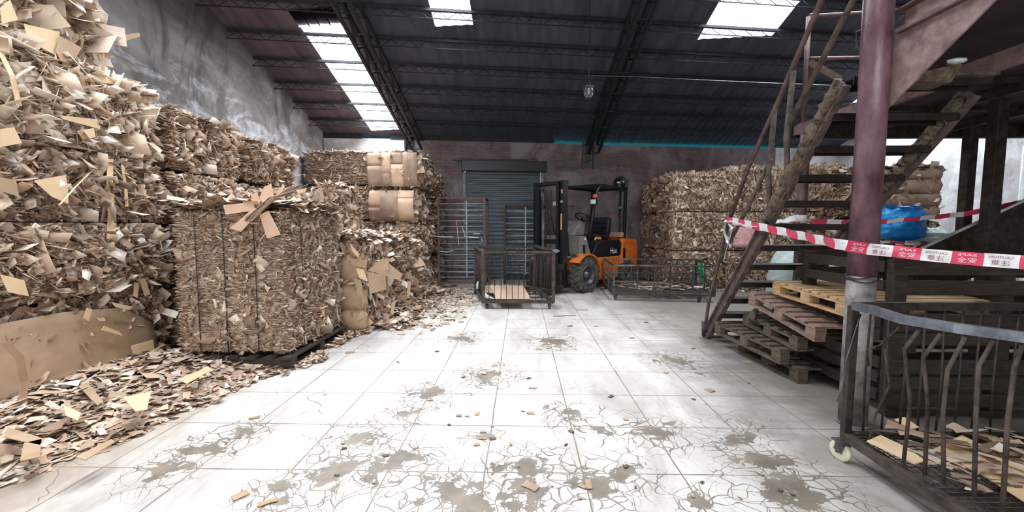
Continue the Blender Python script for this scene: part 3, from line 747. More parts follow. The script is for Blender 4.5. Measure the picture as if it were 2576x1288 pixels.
for (za, zb) in ((.02, .3), (.3, .62), (.64, 1.05)):
    m = MB(); gpts = []
    for i in range(9):
        for j in range(5):
            x = -2.46+.47*i/8; z = za+(zb-za)*j/4; y = 5.27-.05*math.sin(math.pi*j/4)-.02*math.sin(math.pi*i/8)+.015*noise.noise(Vector((x*6, z*6, 3)))+(.08 if i == 8 else 0)
            gpts.append((x, y, z))
    m.add(gpts, [(i*5+j, (i+1)*5+j, (i+1)*5+j+1, i*5+j+1) for i in range(8) for j in range(4)], 0, True)
    o = m.build('creased_sheet', M_sheet if za else M_sheet_lt, Bm[0]); sm_ = o.modifiers.new('thickness', 'SOLIDIFY'); sm_.thickness = .006
bale('small wrapped bale above the right edge of the pallet bale', -2.98, -2.5, 5.75, 6.6, 1.24, 1.96, 2, 'frt', 500, (.06, .25), .06, .35, .4, 4, wires=0, seed=25, cm=M_wrap, bulge=.04)
EX0, EX1, EY = -3.05, -2.02, 8.3
E_ = [bale(l, EX0, EX1+dx, EY, 9.4, z0_, z1_, 2, 'frt', dn, (.06, .26), .07, ms, fl, 5, wires=0, seed=30+i, cm=M_wrap, bulge=.03)[0] for i, (l, z0_, z1_, dn, ms, fl, dx) in enumerate((
    ('bottom bale of the wrapped stack left of the roller shutter', 0, .72, 500, .3, .3, 0), ('third bale from the top of the wrapped stack, with two straps', .72, 1.42, 500, .3, .3, .05),
    ('second bale from the top, barrel shaped and wrapped in tan sheets, left of the shutter', 1.42, 2.12, 240, .35, .5, .0), ('topmost box-shaped bale wrapped in tan sheets, left of the shutter', 2.12, 2.84, 240, .3, .5, .08)))]
# wrap panels on the two top bales
def panels(root, x0, x1, y, z0, z1, cols, bl_):
    xs = [x0]+[x0+(x1-x0)*(i+random.uniform(-.3, .3))/cols for i in range(1, cols)]+[x1]
    for i in range(cols):
        zm_ = z0+(z1-z0)*random.uniform(.3, .75)
        for (za, zb) in (((z0, zm_), (zm_, z1)) if random.random() < .7 else ((z0, z1),)):
            m = MB(); gp = []
            for a in range(4):
                for b_ in range(5):
                    x = xs[i]+(xs[i+1]-xs[i]+.02)*a/3; z = za+(zb-za)*b_/4; u = (z-z0)/(z1-z0)*2-1; w_ = (x-x0)/(x1-x0)*2-1
                    gp.append((x, y-bl_*(1-u*u)-.006*(i % 2)+.01*w_*w_, z))
            m.add(gp, [(a*5+b_, (a+1)*5+b_, (a+1)*5+b_+1, a*5+b_+1) for a in range(3) for b_ in range(4)], 0, True)
            o = m.build('wrapping_sheet', random.choice([M_wrap, M_sheet_pk, M_sheet, M_wrap]), root); s2 = o.modifiers.new('thickness', 'SOLIDIFY'); s2.thickness = .006
panels(E_[3], EX0+.02, EX1-.05, EY-.03, 2.16, 2.82, 4, .03)
panels(E_[2], EX0+.04, EX1-.12, EY-.02, 1.48, 2.08, 3, .1)
stack(['%s shaggy bale between the wrapped stack and the back wall' % l for l in LV], [0, .7, 1.35, 2.0, 2.5], (-2.95, -1.9, 9.45, 10.3), axis=2, dens=1100, size=(.06, .26), depth=.08, messy=.5, k=5, wires=0, fmat=M_flake_dk, tilt=.5)
stack(['%s long layered bale in the back left corner beside the wrapped stack' % l for l in LV], [0, .75, 1.5, 2.25, 2.93], (-4.68, -3.1, 8.9, 9.95), axis=2, dens=2000, size=(.06, .24), depth=.04, messy=.05, k=9, wires=0, fmat=M_flake_dk, tilt=.2, thick=.006)

# right-hand bale wall
HZ = [0, .84, 1.68, 2.5]
HL = ['floor-level', 'middle-level', 'top']
cols_ = [(3.3, 4.45), (4.5, 5.7), (5.75, 6.95)]
cn_ = ['first column beside the forklift', 'second column behind the stairs', 'third column behind the stairs']
for ci, (a_, b_) in enumerate(cols_):
    for li in range(3):
        bale('%s bale of vertical shreds in the %s, right-hand bale wall' % (HL[li], cn_[ci]), a_, b_, 9.1, 10.25, HZ[li]+.002, HZ[li+1]-.004+(0 if li < 2 else [-.03, .1, .13][ci]), 0, 'fl'+('t' if li == 2 else ''), 2600 if ci == 0 else 2200, (.08, .34), .04, .14, .02, 12, wires=0, seed=40+ci*3+li, fmat=M_flake, tilt=.4, thick=.005)
for li in range(3):
    bale('%s bale in the rear row behind the forklift, against the back wall' % HL[li], 3.2, 4.35, 10.3, 11.0, HZ[li]+.002, HZ[li+1]-.03, 0, 'l'+('t' if li == 2 else ''), 1500, (.07, .26), .05, .2, .1, 9, wires=0, seed=60+li, fmat=M_flake, tilt=.5)
JR = pt(2362, 500, Y=7.6).x
for li in range(3):
    r_, _, _ = bale(['lowest bale of the smooth folded stack beside the whitewashed wall', 'middle bale of the smooth folded stack beside the whitewashed wall', 'top bale of thick folded brown sheets beside the whitewashed wall'][li], JR-1.35, JR, 7.6, 8.7, [0, .8, 1.5][li], [.8, 1.5, 2.42][li], 2, 'flr'+('t' if li == 2 else ''), 260, (.1, .4), .04, .2, .2, 9, wires=0, seed=70+li, fmat=M_flake_dk)
    if li == 2:
        zc = [1.52, 1.72, 1.95, 2.2, 2.38]
        for z0_, z1_ in zip(zc[:-1], zc[1:]):
            m = MB(); gp = []
            for i in range(13):
                for j in range(5):
                    x = JR-1.15+1.13*i/12; t = j/4; gp.append((x, 7.58-.045*math.sin(math.pi*t)+.015*noise.noise(Vector((x*3, z0_*9, t))), z0_+(z1_-z0_)*t+.012*noise.noise(Vector((x*2, z0_, 0)))))
            m.add(gp, [(i*5+j, (i+1)*5+j, (i+1)*5+j+1, i*5+j+1) for i in range(12) for j in range(4)], 0, True)
            o = m.build('folded_sheet', M_wrap, r_); s2 = o.modifiers.new('thickness', 'SOLIDIFY'); s2.thickness = .01
# ------------------------------------------------------------------ scrap heaps and litter (uncountable)
def heap(label, poly_fn, n, size, mat, hmax, cat='cardboard scraps', tl=.25):
    C_ = []
    while len(C_) < n:
        x, y = random.uniform(*poly_fn['x']), random.uniform(*poly_fn['y']); hgt = poly_fn['h'](x, y)
        if hgt is None: continue
        C_.append((x, y, .008+random.random()*hgt*hmax))
    Cn = np.array(C_); a = RNG.normal(.3, 1.2, n)
    U = unit(np.stack([np.cos(a), np.sin(a), RNG.normal(0, tl, n)], 1)); Vv = unit(np.cross(np.stack([RNG.normal(.1, tl, n), RNG.normal(0, tl, n), np.ones(n)], 1), U))
    L = rnd(n, *size)*(.4+RNG.random(n)**2); W = L*rnd(n, .15, .6)
    v, q = flakes(Cn, U, Vv, L, W, RNG.normal(0, .2, n)); v[:, 2] = np.maximum(v[:, 2], .003)
    o = mesh_np('cardboard_scrap_heap', v, q, mat, None); tag(o, label, cat, kind='stuff'); return o
def e1(y): return np.interp(y, [1.2, 2.07, 2.5, 3.3, 3.8], [-3.1, -2.78, -2.55, -2.42, -2.2])+.13*noise.noise(Vector((y*4, 1, 2)))
def h1(x, y):
    e = e1(y)
    if x > e: return None
    t = min(1, (e-x)/1.1)
    if t < random.random()*.12: return None
    return t
o = heap('drift of torn cardboard scraps spilling over the floor below the near left stack', {'x': (-4.2, -2.0), 'y': (1.3, 4.0), 'h': h1}, 9500, (.03, .19), M_flake, .16, tl=.17)
# base under the drift so no bare floor shows through
def h2(x, y):
    e = -2.08+.16*(noise.noise(Vector((y*3, 4, 2))))+(.1 if y > 5.2 else -.02)
    return None if x > e or (y < 5.2 and x < -2.2) else .6
heap('narrow litter of cardboard scraps along the dark pallet under the big square bale', {'x': (-2.5, -1.5), 'y': (3.7, 5.4), 'h': h2}, 900, (.03, .12), M_flake, .06)
def h3(x, y):
    e = -1.55+.3*noise.noise(Vector((y*1.5, 4, 2)))
    return None if x > e or (x < -1.95) else min(1, (e-x)/.3)
heap('litter of torn cardboard at the foot of the upright bales', {'x': (-2.1, -1.1), 'y': (5.4, 9.4), 'h': h3}, 1500, (.05, .2), M_flake, .12)
def h4(x, y):
    d = (x+1.25)**2/.35+(y-7.4)**2/5
    return None if random.random() < d else .2
heap('thin scatter of small scraps between the upright bales and the slatted cage', {'x': (-1.8, .0), 'y': (4.9, 9.8), 'h': h4}, 700, (.03, .12), M_flake_dk, .05)
def h5(x, y): return .3
heap('scatter of scraps on the floor in front of the right-hand bale wall', {'x': (2.6, 6.5), 'y': (8.6, 9.1), 'h': h5}, 500, (.04, .15), M_flake_dk, .1)
# larger sheets on the drift: things of their own
big = [([(20, 1075), (112, 1105), (100, 1120), (10, 1100)], 'long torn tan strip on the drift at the left picture edge'), ([(60, 1115), (105, 1105), (100, 1150), (50, 1160)], 'square tan flap on the drift near the left picture edge'),
       ([(190, 1150), (280, 1105), (290, 1112), (215, 1158)], 'long narrow tan sheet at the lower edge of the drift'), ([(310, 1000), (380, 985), (370, 1030), (340, 1035)], 'wide pale torn sheet in the middle of the drift'),
       ([(445, 955), (520, 925), (535, 930), (470, 965)], 'long pinkish sheet lying before the dark pallet'), ([(160, 1020), (205, 1040), (195, 1058), (165, 1045)], 'rough pale torn sheet in the near part of the drift'),
       ([(210, 950), (260, 1010), (245, 1020), (200, 975)], 'pointed brown sheet leaning at the foot of the bottom bale')]
for pl, lb in big:
    m = MB(); m.sheet([pt(a, b_, Z=.15) for a, b_ in pl], .005, 0, (0, 0, 1))
    zc = .0; o = m.build('cardboard_piece', M_sheet_lt if 'pale' in lb or 'pink' in lb else M_sheet); tag(o, lb, 'cardboard')
# isolated scraps on the open floor
scr = [(605, 1248, 38, 14, .9), (675, 1265, 46, 12, .6), (1335, 1225, 44, 14, -.6), (640, 1052, 26, 7, .4), (1215, 1088, 18, 5, .1), (1200, 1120, 16, 6, .2), (1215, 1104, 18, 6, 0), (1335, 1040, 20, 7, -.2), (1340, 977, 18, 6, -.3),
       (1785, 983, 16, 12, .3), (1880, 912, 26, 8, .1), (1480, 1220, 16, 22, 0), (1465, 1225, 14, 12, .9), (1245, 920, 14, 6, .1), (1155, 1047, 14, 6, 0), (1200, 1042, 10, 10, 0), (1240, 1105, 14, 6, .3), (880, 887, 22, 8, .3),
       (1120, 815, 22, 14, .2), (1160, 810, 14, 8, 0), (1465, 780, 30, 4, .1), (1420, 795, 60, 3, .2), (1060, 800, 30, 5, .1), (1500, 822, 10, 4, .3), (1575, 1175, 16, 6, .6), (1010, 842, 20, 4, 0), (1100, 885, 10, 4, 0), (2085, 1130, 14, 8, 0)]
for k_ in range(46):
    scr.append((random.uniform(700, 2000), random.choice([random.uniform(800, 1000), random.uniform(1000, 1270)]), random.uniform(6, 16), random.uniform(2, 6), random.uniform(-1, 1)))
sl = {0: 'shorter tan strip of the two at the bottom left of the open floor', 1: 'long tan cardboard strip at the bottom left of the open floor', 2: 'flat tan strip lying on the brown stain at the bottom centre', 9: 'brown crumpled scrap alone on the floor between the pallets and the centre', 10: 'curled brown scrap on the floor in front of the pallet stack'}
for i, (px, py, L_, W_, an) in enumerate(scr):
    p = pt(px, py, Z=0)
    if p.x > 1.85 and p.y < 2.7: continue
    sc_l = L_*p.y/1045; sc_w = max(.008, W_*p.y*1.8/1045)
    ca, sa = math.cos(an), math.sin(an)
    poly = [(p.x+ca*u*sc_l-sa*v*sc_w+random.uniform(-.004, .004), p.y+sa*u*sc_l+ca*v*sc_w) for u, v in ((-.5, -.5), (.1, -.45), (.5, -.5), (.5, .5), (-.1, .42), (-.5, .5))]
    m = MB(); m.sheet([(x, y, .004+random.uniform(0, .004)) for x, y in poly], .004, 0, (0, 0, 1))
    o = m.build('cardboard_scrap', random.choice([M_sheet, M_wrap, M_sheet]) if i < 12 else random.choice([M_wrap, M_wood_old, M_sheet]))
    tag(o, sl.get(i, 'small cardboard scrap lying on the open floor'), 'scrap', None if i in sl else 'small scraps scattered over the open floor')
#PART2
# ------------------------------------------------------------------ mezzanine, columns
CX, CY = 2.345, 2.89
t = thing('steel_column', 'thick round purple-red painted column standing in front of the stairs', 'column', (CX, CY, 0))
m = MB(); m.tube([(CX, CY, .012), (CX, CY, 1.05)], .083, 28); m.build('worn_lower_shaft', M_colrust, t)
m = MB(); m.tube([(CX, CY, 1.05), (CX, CY, 4.2)], .083, 28); m.build('painted_shaft', M_col, t)
m = MB(); m.tube([(CX, CY, 0), (CX, CY, .012)], .1, 20); m.build('base_plate', M_colrust, t)
m = MB(); m.tube([(CX+.0885*math.cos(a/16*6.283), CY+.0885*math.sin(a/16*6.283), 1.02+.01*math.sin(a)) for a in range(16)], .004, 5, True)
m.tube([(CX+.0885*math.cos(a/16*6.283), CY+.0885*math.sin(a/16*6.283), 1.045+.012*math.cos(a)) for a in range(16)], .004, 5, True); m.build('wire_tie', M_wire, t)
m = MB(); a = pt(2207, 285, X=CX+.08); m.sheet([(CX+.075, CY-.02, a.z), (CX+.075, CY-.02, 2.66), (CX+.075, 2.12, 2.66), (CX+.075, 2.2, 2.58)], .012); m.build('gusset_plate', M_plate, t)
b2 = pt(2018, 500, Y=5.3)
def col_thing(label, x, y, r, z1, mat, square=False):
    t = thing('support_post', label, 'post', (x, y, 0)); m = MB()
    if square: m.bb(x-r, x+r, y-r, y+r, .01, z1)
    else: m.tube([(x, y, .01), (x, y, z1)], r, 20)
    m.build('shaft', mat, t, .004 if square else 0)
    m = MB(); m.bb(x-r*1.6, x+r*1.6, y-r*1.6, y+r*1.6, 0, .01); m.build('base_plate', M_steel_dk, t); return t
C2 = (b2.x, 5.3)
t = col_thing('thin round brown post behind the stair treads, with white tape around it', C2[0], C2[1], .058, 2.6, M_steel_red)
m = MB(); m.tube([(C2[0], C2[1], 1.42), (C2[0], C2[1], 1.52)], .061, 20); m.build('white_tape_wrap', M_white, t)
p3 = pt(2424, 560, Y=5.25); p4 = pt(2488, 560, Y=4.2); p5 = pt(2572, 500, Y=6.6)
col_thing('dark square post right of the blue bag, left of the two thick dark posts', p3.x, p3.y, .05, 2.6, M_steel_dk, True)
col_thing('thickest dark post near the right picture edge', p4.x, p4.y, .05, 2.6, M_steel_dk, True)
col_thing('pale thin post at the right picture edge beside the dark window', p5.x, p5.y, .045, 2.6, M_white)
DZm = 2.62
mz = thing('mezzanine_platform', 'dark steel mezzanine platform overhead on the right with channel edge beams', 'platform', (5.5, 3, DZm), 0)
m = MB(); m.bb(C2[0], RX, 2.85, 5.4, DZm+.02, DZm+.06); m.bb(2.52, RX, -3, 2.85, DZm+.02, DZm+.06); m.add([(x, y, z) for z in (DZm+.02, DZm+.06) for x, y in ((2.52, 2.85), (2.95, 3.35), (3.6, 4.2), (3.6, 2.85))], [(3, 2, 1, 0), (4, 5, 6, 7), (0, 1, 5, 4), (1, 2, 6, 5), (2, 3, 7, 6), (3, 0, 4, 7)]); m.build('deck_plate', M_deck, mz)
def channel(m, a, b_, h, w, flip=1):
    a = Vector(a); b_ = Vector(b_); d = (b_-a).normalized(); s_ = d.cross(Vector((0, 0, 1))).normalized()*flip
    m.bar(a, b_, .01, h); m.bar(a+s_*w/2+Vector((0, 0, h/2)), b_+s_*w/2+Vector((0, 0, h/2)), w, .01); m.bar(a+s_*w/2-Vector((0, 0, h/2)), b_+s_*w/2-Vector((0, 0, h/2)), w, .01)
m = MB(); channel(m, (C2[0]-.07, 5.45, DZm-.04), (C2[0]-.07, 2.9, DZm-.04), .12, .05, -1); m.build('left_edge_beam', M_plate, mz)
m = MB(); channel(m, (C2[0]-.1, 5.42, DZm-.06), (RX, 5.42, DZm-.06), .16, .07); m.build('far_edge_beam', M_steel_dk, mz)
m = MB(); m.bb(CX+.09, CX+.1, -2.8, CY-.1, DZm, DZm+.13); m.build('stair_side_beam', M_plate, mz)
m = MB(); m.bb(CX+.03, CX+.1, -2.8, CY-.1, DZm+.13, DZm+.14); m.build('beam_flange', M_steel_red, mz)
m = MB(); m.bb(CX+.03, CX+.1, -2.8, CY-.1, DZm-.01, DZm); m.build('beam_flange', M_steel_red, mz)
for i in range(5):
    m = MB(); x = 4.3+i*.95; m.bb(x-.03, x+.03, -2.9, 5.35, DZm-.08 if i else DZm-.08, DZm+.02); m.build('joist', M_steel_dk, mz)
for y in (3.7, 4.6, 1.6, .4):
    m = MB(); m.bb(C2[0] if y > 2.9 else 2.5, RX-.02, y-.025, y+.025, DZm-.02, DZm+.02+(.0 if y > 2.9 else .1)); m.build('cross_beam', M_steel_dk, mz)
gr_ = thing('guard_rail', 'red-brown guard rail standing on the platform corner above the stairs', 'railing', (C2[0], 5.35, DZm+.06))
gt = pt(2035, 42, Y=5.35); gm = pt(2035, 148, Y=5.35)
m = MB(); m.tube([(gt.x, 5.35, DZm+.0), (gt.x, 5.35, gt.z)], .03, 10); m.build('corner_post', M_steel_red, gr_)
m = MB(); m.tube([(gt.x, 5.35, gt.z), (gt.x+2.2, 5.35, gt.z+.12)], .026, 10); m.tube([(gt.x, 5.35, gt.z), (gt.x+.1, 5.35, gt.z+.03)], .03, 10); m.build('top_rail', M_steel_red, gr_)
m = MB(); m.tube([(gm.x, 5.35, gm.z), (gm.x+2.2, 5.35, gm.z+.02)], .024, 10); m.build('middle_rail', M_steel_red, gr_)
e_ = pt(2115, 200, Y=5.1)
m = MB(); m.bar((gm.x, 5.33, gm.z-.05), e_, .05, .07); m.build('diagonal_brace', M_steel_red, gr_)
m = MB(); m.tube([(gt.x+2.2, 5.35, DZm+.06), (gt.x+2.2, 5.35, gt.z+.12)], .03, 10); m.build('end_post', M_steel_red, gr_)

# ------------------------------------------------------------------ stairs
ST = thing('steel_stairs', 'steep muddy steel staircase with handrail rising to the platform', 'stairs', (2.65, 4.2, 0))
XL = 2.31
sl0 = pt(1775, 848, X=XL); sl1 = pt(2163, 128, X=XL)
KS = (sl1.z-0)/(sl0.y-sl1.y)
def sy(z): return sl0.y-z/KS
def xr(z): return 2.93+.15*z/1.05*1.0+.0
def stringer(name, x_of, zt, rag=0):
    m = MB(); n = 24; d = Vector((0, -1, KS)).normalized(); nrm_ = Vector((0, KS, 1)).normalized()
    for off, w in ((.055, .055), (-.055, .055)):
        m.bar(Vector((x_of(.03), sy(.03), .03))+nrm_*off, Vector((x_of(zt), sy(zt), zt))+nrm_*off, w, .022, nrm_)
    m.bar(Vector((x_of(.05)+.0, sy(.05), .05)), Vector((x_of(zt), sy(zt), zt)), .012, .11, nrm_)
    return m.build(name, M_stair, ST)
stringer('left_stringer', lambda z: XL, 2.42); stringer('right_stringer', xr, 2.36)
# caked dirt lying in the stringer channels
for nm, xf, z0_, z1_ in (('caked_dirt', lambda z: XL-.02, 1.35, 2.38), ('caked_dirt', lambda z: xr(z)-.02, 1.7, 2.3)):
    m = MB(); pts_ = []; rs = []
    for i in range(60):
        z = z0_+(z1_-z0_)*i/59; pts_.append((xf(z)+random.uniform(-.012, .012), sy(z)+random.uniform(-.012, .012), z+random.uniform(-.01, .01))); rs.append(random.uniform(.03, .055))
    m.tube(pts_, rs, 7); m.build(nm, M_debris, ST)
zt_ = [.175+.2045*i for i in range(12)]
for i, z in enumerate(zt_):
    y = sy(z); m = MB(); xl, xr_ = XL+.01, xr(z)-.01
    m.bb(xl, xr_, y-.08, y+.08, z-.006, z+.004); m.bb(xl, xr_, y-.085, y-.075, z-.05, z+.004); m.bb(xl, xr_, y+.075, y+.085, z-.05, z+.004)
    m.build('tread', M_tread, ST)
hz = .88
def hp(z, h): return (XL-.03, sy(z), z+h)
m = MB()
top = pt(2075, -20, X=XL-.03); lo = pt(1838, 545, X=XL-.03)
m.tube([top+Vector((0, -.6, .66)), top, pt(1960, 250, X=XL-.03), pt(1883, 420, X=XL-.03), lo], .021, 12); m.build('handrail', M_steel_red, ST)
m = MB(); m.tube([lo, pt(1822, 600, X=XL-.03), pt(1803, 680, X=XL-.03), pt(1783, 760, X=XL-.03), pt(1771, 846, X=XL-.03)], .019, 10); m.build('bottom_post', M_stair, ST)
m = MB(); a = pt(2152, -10, X=XL-.03); m.tube([a+Vector((0, -.5, .55)), a, pt(1985, 312, X=XL-.03)], .021, 12); m.build('middle_rail', M_stair, ST)
m = MB(); m.tube([pt(1940, 400, X=XL-.03), pt(1882, 520, X=XL-.03), pt(1800, 676, X=XL-.03)], .019, 10); m.build('lower_middle_rail', M_stair, ST)
for (p, q) in (((1996, 178), (1965, 502)), ((1949, 275), (1922, 585))):
    a, c_ = pt(*p, X=XL-.03), pt(*q, X=XL-.03); m = MB(); m.tube([a, (a+c_)/2+Vector((0, .01, 0)), (c_.x, a.y-.02, c_.z)], .023, 10); m.build('baluster', M_stair, ST)
m = MB(); a = pt(1770, 815, Y=4.95); m.tube([(XL-.03, sl0.y, .02), (XL-.03, sl0.y+.02, .2)], .02, 8); m.bar((XL, sy(.04), .02), (3.0, sy(.04), .02), .05, .03); m.build('floor_bar', M_stair, ST)
m = MB(); m.tube([pt(2172, 130, X=XL), pt(2155, 118, X=XL), pt(2155, 80, X=XL), pt(2180, 70, X=XL)], .006, 6); m.build('bent_wire', M_wire, ST)
# debris lump at the top of the stairs
t = thing('wood_chunk', 'rough block of broken wood lying on the top stair tread', 'wood', (3.05, sy(2.45), 2.44))
A = [pt(2310, 205, Y=2.85), pt(2395, 208, Y=2.85), pt(2420, 158, Y=2.85), pt(2330, 178, Y=2.85)]
m = MB(); m.add([(p.x, 2.85+RNG.uniform(-.02, .02), p.z) for p in A]+[(p.x+.01, 3.02, p.z) for p in A], [(0, 1, 2, 3), (7, 6, 5, 4), (0, 4, 5, 1), (1, 5, 6, 2), (2, 6, 7, 3), (3, 7, 4, 0)]); m.build('split_wood', M_debris, t, .01)
m = MB(); q = pt(2405, 155, Y=2.88)
vs = []
for i in range(7):
    for j in range(6):
        an = j/6*6.283; r_ = .045*math.sin(math.pi*(i+.5)/7)*random.uniform(.7, 1.2); vs.append((q.x+r_*math.cos(an)*1.3, q.y+r_*math.sin(an), q.z-.02+.05*i/7))
m.add(vs, [(i*6+j, i*6+(j+1) % 6, (i+1)*6+(j+1) % 6, (i+1)*6+j) for i in range(6) for j in range(6)], 0, True); m.build('white_plastic_scrap', M_white, t)
m = MB(); z = 2.44; m.bb(2.95, 3.25, sy(2.45)-.12, sy(2.45)+.1, 2.415, 2.435); m.build('landing_board', M_debris, ST)

# ------------------------------------------------------------------ barrier tape
def text_parts(root, s_, mat, cx_, cz_, wd_, ht, y_, U, N, mirror=True, font_h=1.0):
    cu = bpy.data.curves.new('txt', 'FONT'); cu.body = s_; cu.align_x = 'CENTER'; cu.align_y = 'CENTER'; cu.size = 1; cu.resolution_u = 2
    ob = bpy.data.objects.new('txt', cu); C.objects.link(ob); dg = bpy.context.evaluated_depsgraph_get(); dg.update()
    me = bpy.data.meshes.new_from_object(ob.evaluated_get(dg)); C.objects.unlink(ob); bpy.data.objects.remove(ob)
    vs = [v.co.copy() for v in me.vertices]
    if not vs: return None
    w = max(v.x for v in vs)-min(v.x for v in vs); h = max(v.y for v in vs)-min(v.y for v in vs); mx = (max(v.x for v in vs)+min(v.x for v in vs))/2; my = (max(v.y for v in vs)+min(v.y for v in vs))/2
    return [((v.x-mx)/w, (v.y-my)/h) for v in vs], [list(p.vertices) for p in me.polygons]
TXT = {k: text_parts(None, k, None, 0, 0, 0, 0, 0, 0, 0) for k in ('CAUTION', 'SAFE', '安全', '注意', 'Hao')}
def tape(label, pts_, wid_, n_seg, texts=True, twist=0, name='barrier_tape', phase=0):
    """sagging ribbon through pts_; alternating red and white panels with mirrored print"""
    P_ = [Vector(p) for p in pts_]
    cum = [0]
    for a, b_ in zip(P_[:-1], P_[1:]): cum.append(cum[-1]+(b_-a).length)
    def at(s):
        s = max(0, min(cum[-1]-1e-5, s))
        for i in range(len(P_)-1):
            if s <= cum[i+1]: return P_[i].lerp(P_[i+1], (s-cum[i])/(cum[i+1]-cum[i]))
        return P_[-1].copy()
    L = cum[-1]; root = thing(name, label, 'tape', tuple(P_[0]))
    N_ = int(L/.02)+1; seg = L/n_seg
    def frame(s):
        p = at(s); d = (at(s+.02)-at(s-.02)).normalized(); tw_ = twist*math.sin(s*2.1+phase)+.35*math.sin(s*1.3+phase)
        up = Vector((0, 0, 1)); up = (up-d*up.dot(d)).normalized(); side = d.cross(up).normalized()  # faces -y side
        wv_ = up*math.cos(tw_)+side*math.sin(tw_); nv = d.cross(wv_).normalized(); return p, d, wv_, nv
    red = MB(); wht = MB()
    for k_ in range(n_seg):
        mb = MB(); n = max(2, int(seg/.03)); vs = []
        for i in range(n+1):
            s = k_*seg+seg*i/n; p, d, w_, nv = frame(s); fold = .006*math.sin(s*23)
            for j in range(4):
                u = (j/3-.5)*wid_; vs.append(p+w_*u+nv*(fold*math.cos(j*2)))
        mb.add(vs, [(i*4+j, (i+1)*4+j, (i+1)*4+j+1, i*4+j+1) for i in range(n) for j in range(3)], 0, True)
        mb.build('red_panel' if k_ % 2 == 0 else 'white_panel', M_tape_red if k_ % 2 == 0 else M_tape_white, root)
    if texts:
        tw_ = MB(); tr_ = MB()
        def put(mb, key, s0, wlen, h, v0):
            vv, ff = TXT[key]; out = []
            for (x, y) in vv:
                s = s0-x*wlen; p, d, w_, nv = frame(s); dd = nv if nv.y < 0 else -nv
                fold = .0
                out.append(p+w_*(v0+y*h)+dd*.0085)
            mb.add(out, ff)
        for k_ in range(n_seg):
            sm = (k_+.5)*seg
            if k_ % 2 == 0:
                put(tw_, 'SAFE', sm, seg*.6, wid_*.18, wid_*.28)
                put(tw_, '安全', sm, seg*.6, wid_*.42, -wid_*.12)
            else:
                put(tr_, 'CAUTION', sm, seg*.7, wid_*.2, wid_*.25); put(tr_, '注意', sm, seg*.55, wid_*.4, -wid_*.15)
        tw_.build('white_print', M_letter, root); tr_.build('dark_print', M_tape_ink, root)
    return root
T0 = pt(1828, 553, X=XL-.06); T1 = pt(1900, 568, X=XL-.08); T2 = pt(2125, 618, Y=CY-.11); T3 = pt(2200, 628, Y=CY-.12); T4 = pt(2576, 660, Y=2.32); T5 = T4+(T4-T3)*.4
tape('long red and white barrier tape stretched across the stairs and the thick column', [T0, T1, pt(2010, 592, Y=3.4), T2, T3, pt(2400, 648, Y=2.55), T4, T5], .076, 22)
tape('red and white barrier tape passing in front of the blue bag', [(C2[0]+.07, 5.2, 1.44), pt(2200, 560, Y=5.18), pt(2330, 548, Y=5.1), (p3.x-.12, p3.y-.13, pt(2410, 538, Y=5.1).z), pt(2480, 528, Y=5.1), pt(2576, 508, Y=5.0), pt(2640, 495, Y=5.0)], .06, 15, False, .3)
tape('narrow twisted red and white tape below the blue bag', [(C2[0]+.07, 5.22, pt(2030, 565, Y=5.2).z), pt(2130, 590, Y=5.2), pt(2200, 606, Y=5.2), pt(2280, 612, Y=5.15), pt(2352, 622, Y=5.1)], .035, 9, False, .5)
tape('short strip of barrier tape tied between handrail and thin post', [pt(1850, 562, X=XL+.05), pt(1900, 568, Y=4.6), (C2[0]-.07, 5.22, pt(2005, 560, Y=5.2).z)], .04, 7, False, .5)
# plastic bags
def crumple(label, cat, name, c, r, h, mat, seed=0, neck=.0, n=40, rows=26, amp=.16, parts=None):
    root = thing(name, label, cat, (c[0], c[1], c[2])); vs = []; m = MB()
    for i in range(rows+1):
        t = i/rows; pr = math.sin(math.pi*min(1, .12+t*.8))**.45 if t < .75 else 1
        pr = (min(1, t*6)**.5)*(1 if t < .7 else 1-neck*((t-.7)/.3)**1.2)
        for k in range(n):
            a = 2*math.pi*k/n; d = Vector((math.cos(a), math.sin(a), 0))
            nz_ = noise.noise(Vector((d.x*2.2, d.y*2.2, t*5+seed)))+.5*noise.noise(Vector((d.x*6, d.y*6, t*14+seed)))
            rr = pr*(1+amp*nz_); vs.append((c[0]+d.x*r[0]*rr, c[1]+d.y*r[1]*rr, c[2]+h*t+(.03*nz_ if t > .8 else 0)))
    b0 = len(vs); vs.append((c[0], c[1], c[2])); vs.append((c[0], c[1], c[2]+h*.93))
    fs = [(i*n+k, i*n+(k+1) % n, (i+1)*n+(k+1) % n, (i+1)*n+k) for i in range(rows) for k in range(n)]
    fs += [(b0, (k+1) % n, k) for k in range(n)]+[(b0+1, rows*n+k, rows*n+(k+1) % n) for k in range(n)]
    m.add(vs, fs, 0, True); m.build('bag_body', mat, root); return root
bc = pt(2262, 618, Y=5.95)
bb_ = bale('low bale that carries the blue bag, behind the platform posts', bc.x-.42, bc.x+.6, 5.6, 6.5, 0, bc.z-.02, 2, 'flrt', 700, (.06, .22), .04, .2, .2, 9, wires=0, seed=90, fmat=M_flake_dk)[0]
bg = crumple('bright blue plastic bag stuffed full, right of the thick column', 'bag', 'plastic_bag', (bc.x, 5.95, bc.z+.06), (.27, .25), .46, M_blue, 3, .25)
m = MB()
for k in range(9):
    a = k/9*6.283; p0 = Vector((bc.x+.14*math.cos(a), 5.95+.13*math.sin(a), bc.z+.5)); p1 = p0+Vector((.09*math.cos(a), .08*math.sin(a), random.uniform(.03, .1)))
    m.ribbon([p0, (p0+p1)/2+Vector((0, 0, .03)), p1], [Vector((-math.sin(a), math.cos(a), 0))*.05]*3, .002)
m.build('bag_rim', M_blue, bg)
w = pt(2345, 630, Y=5.9)
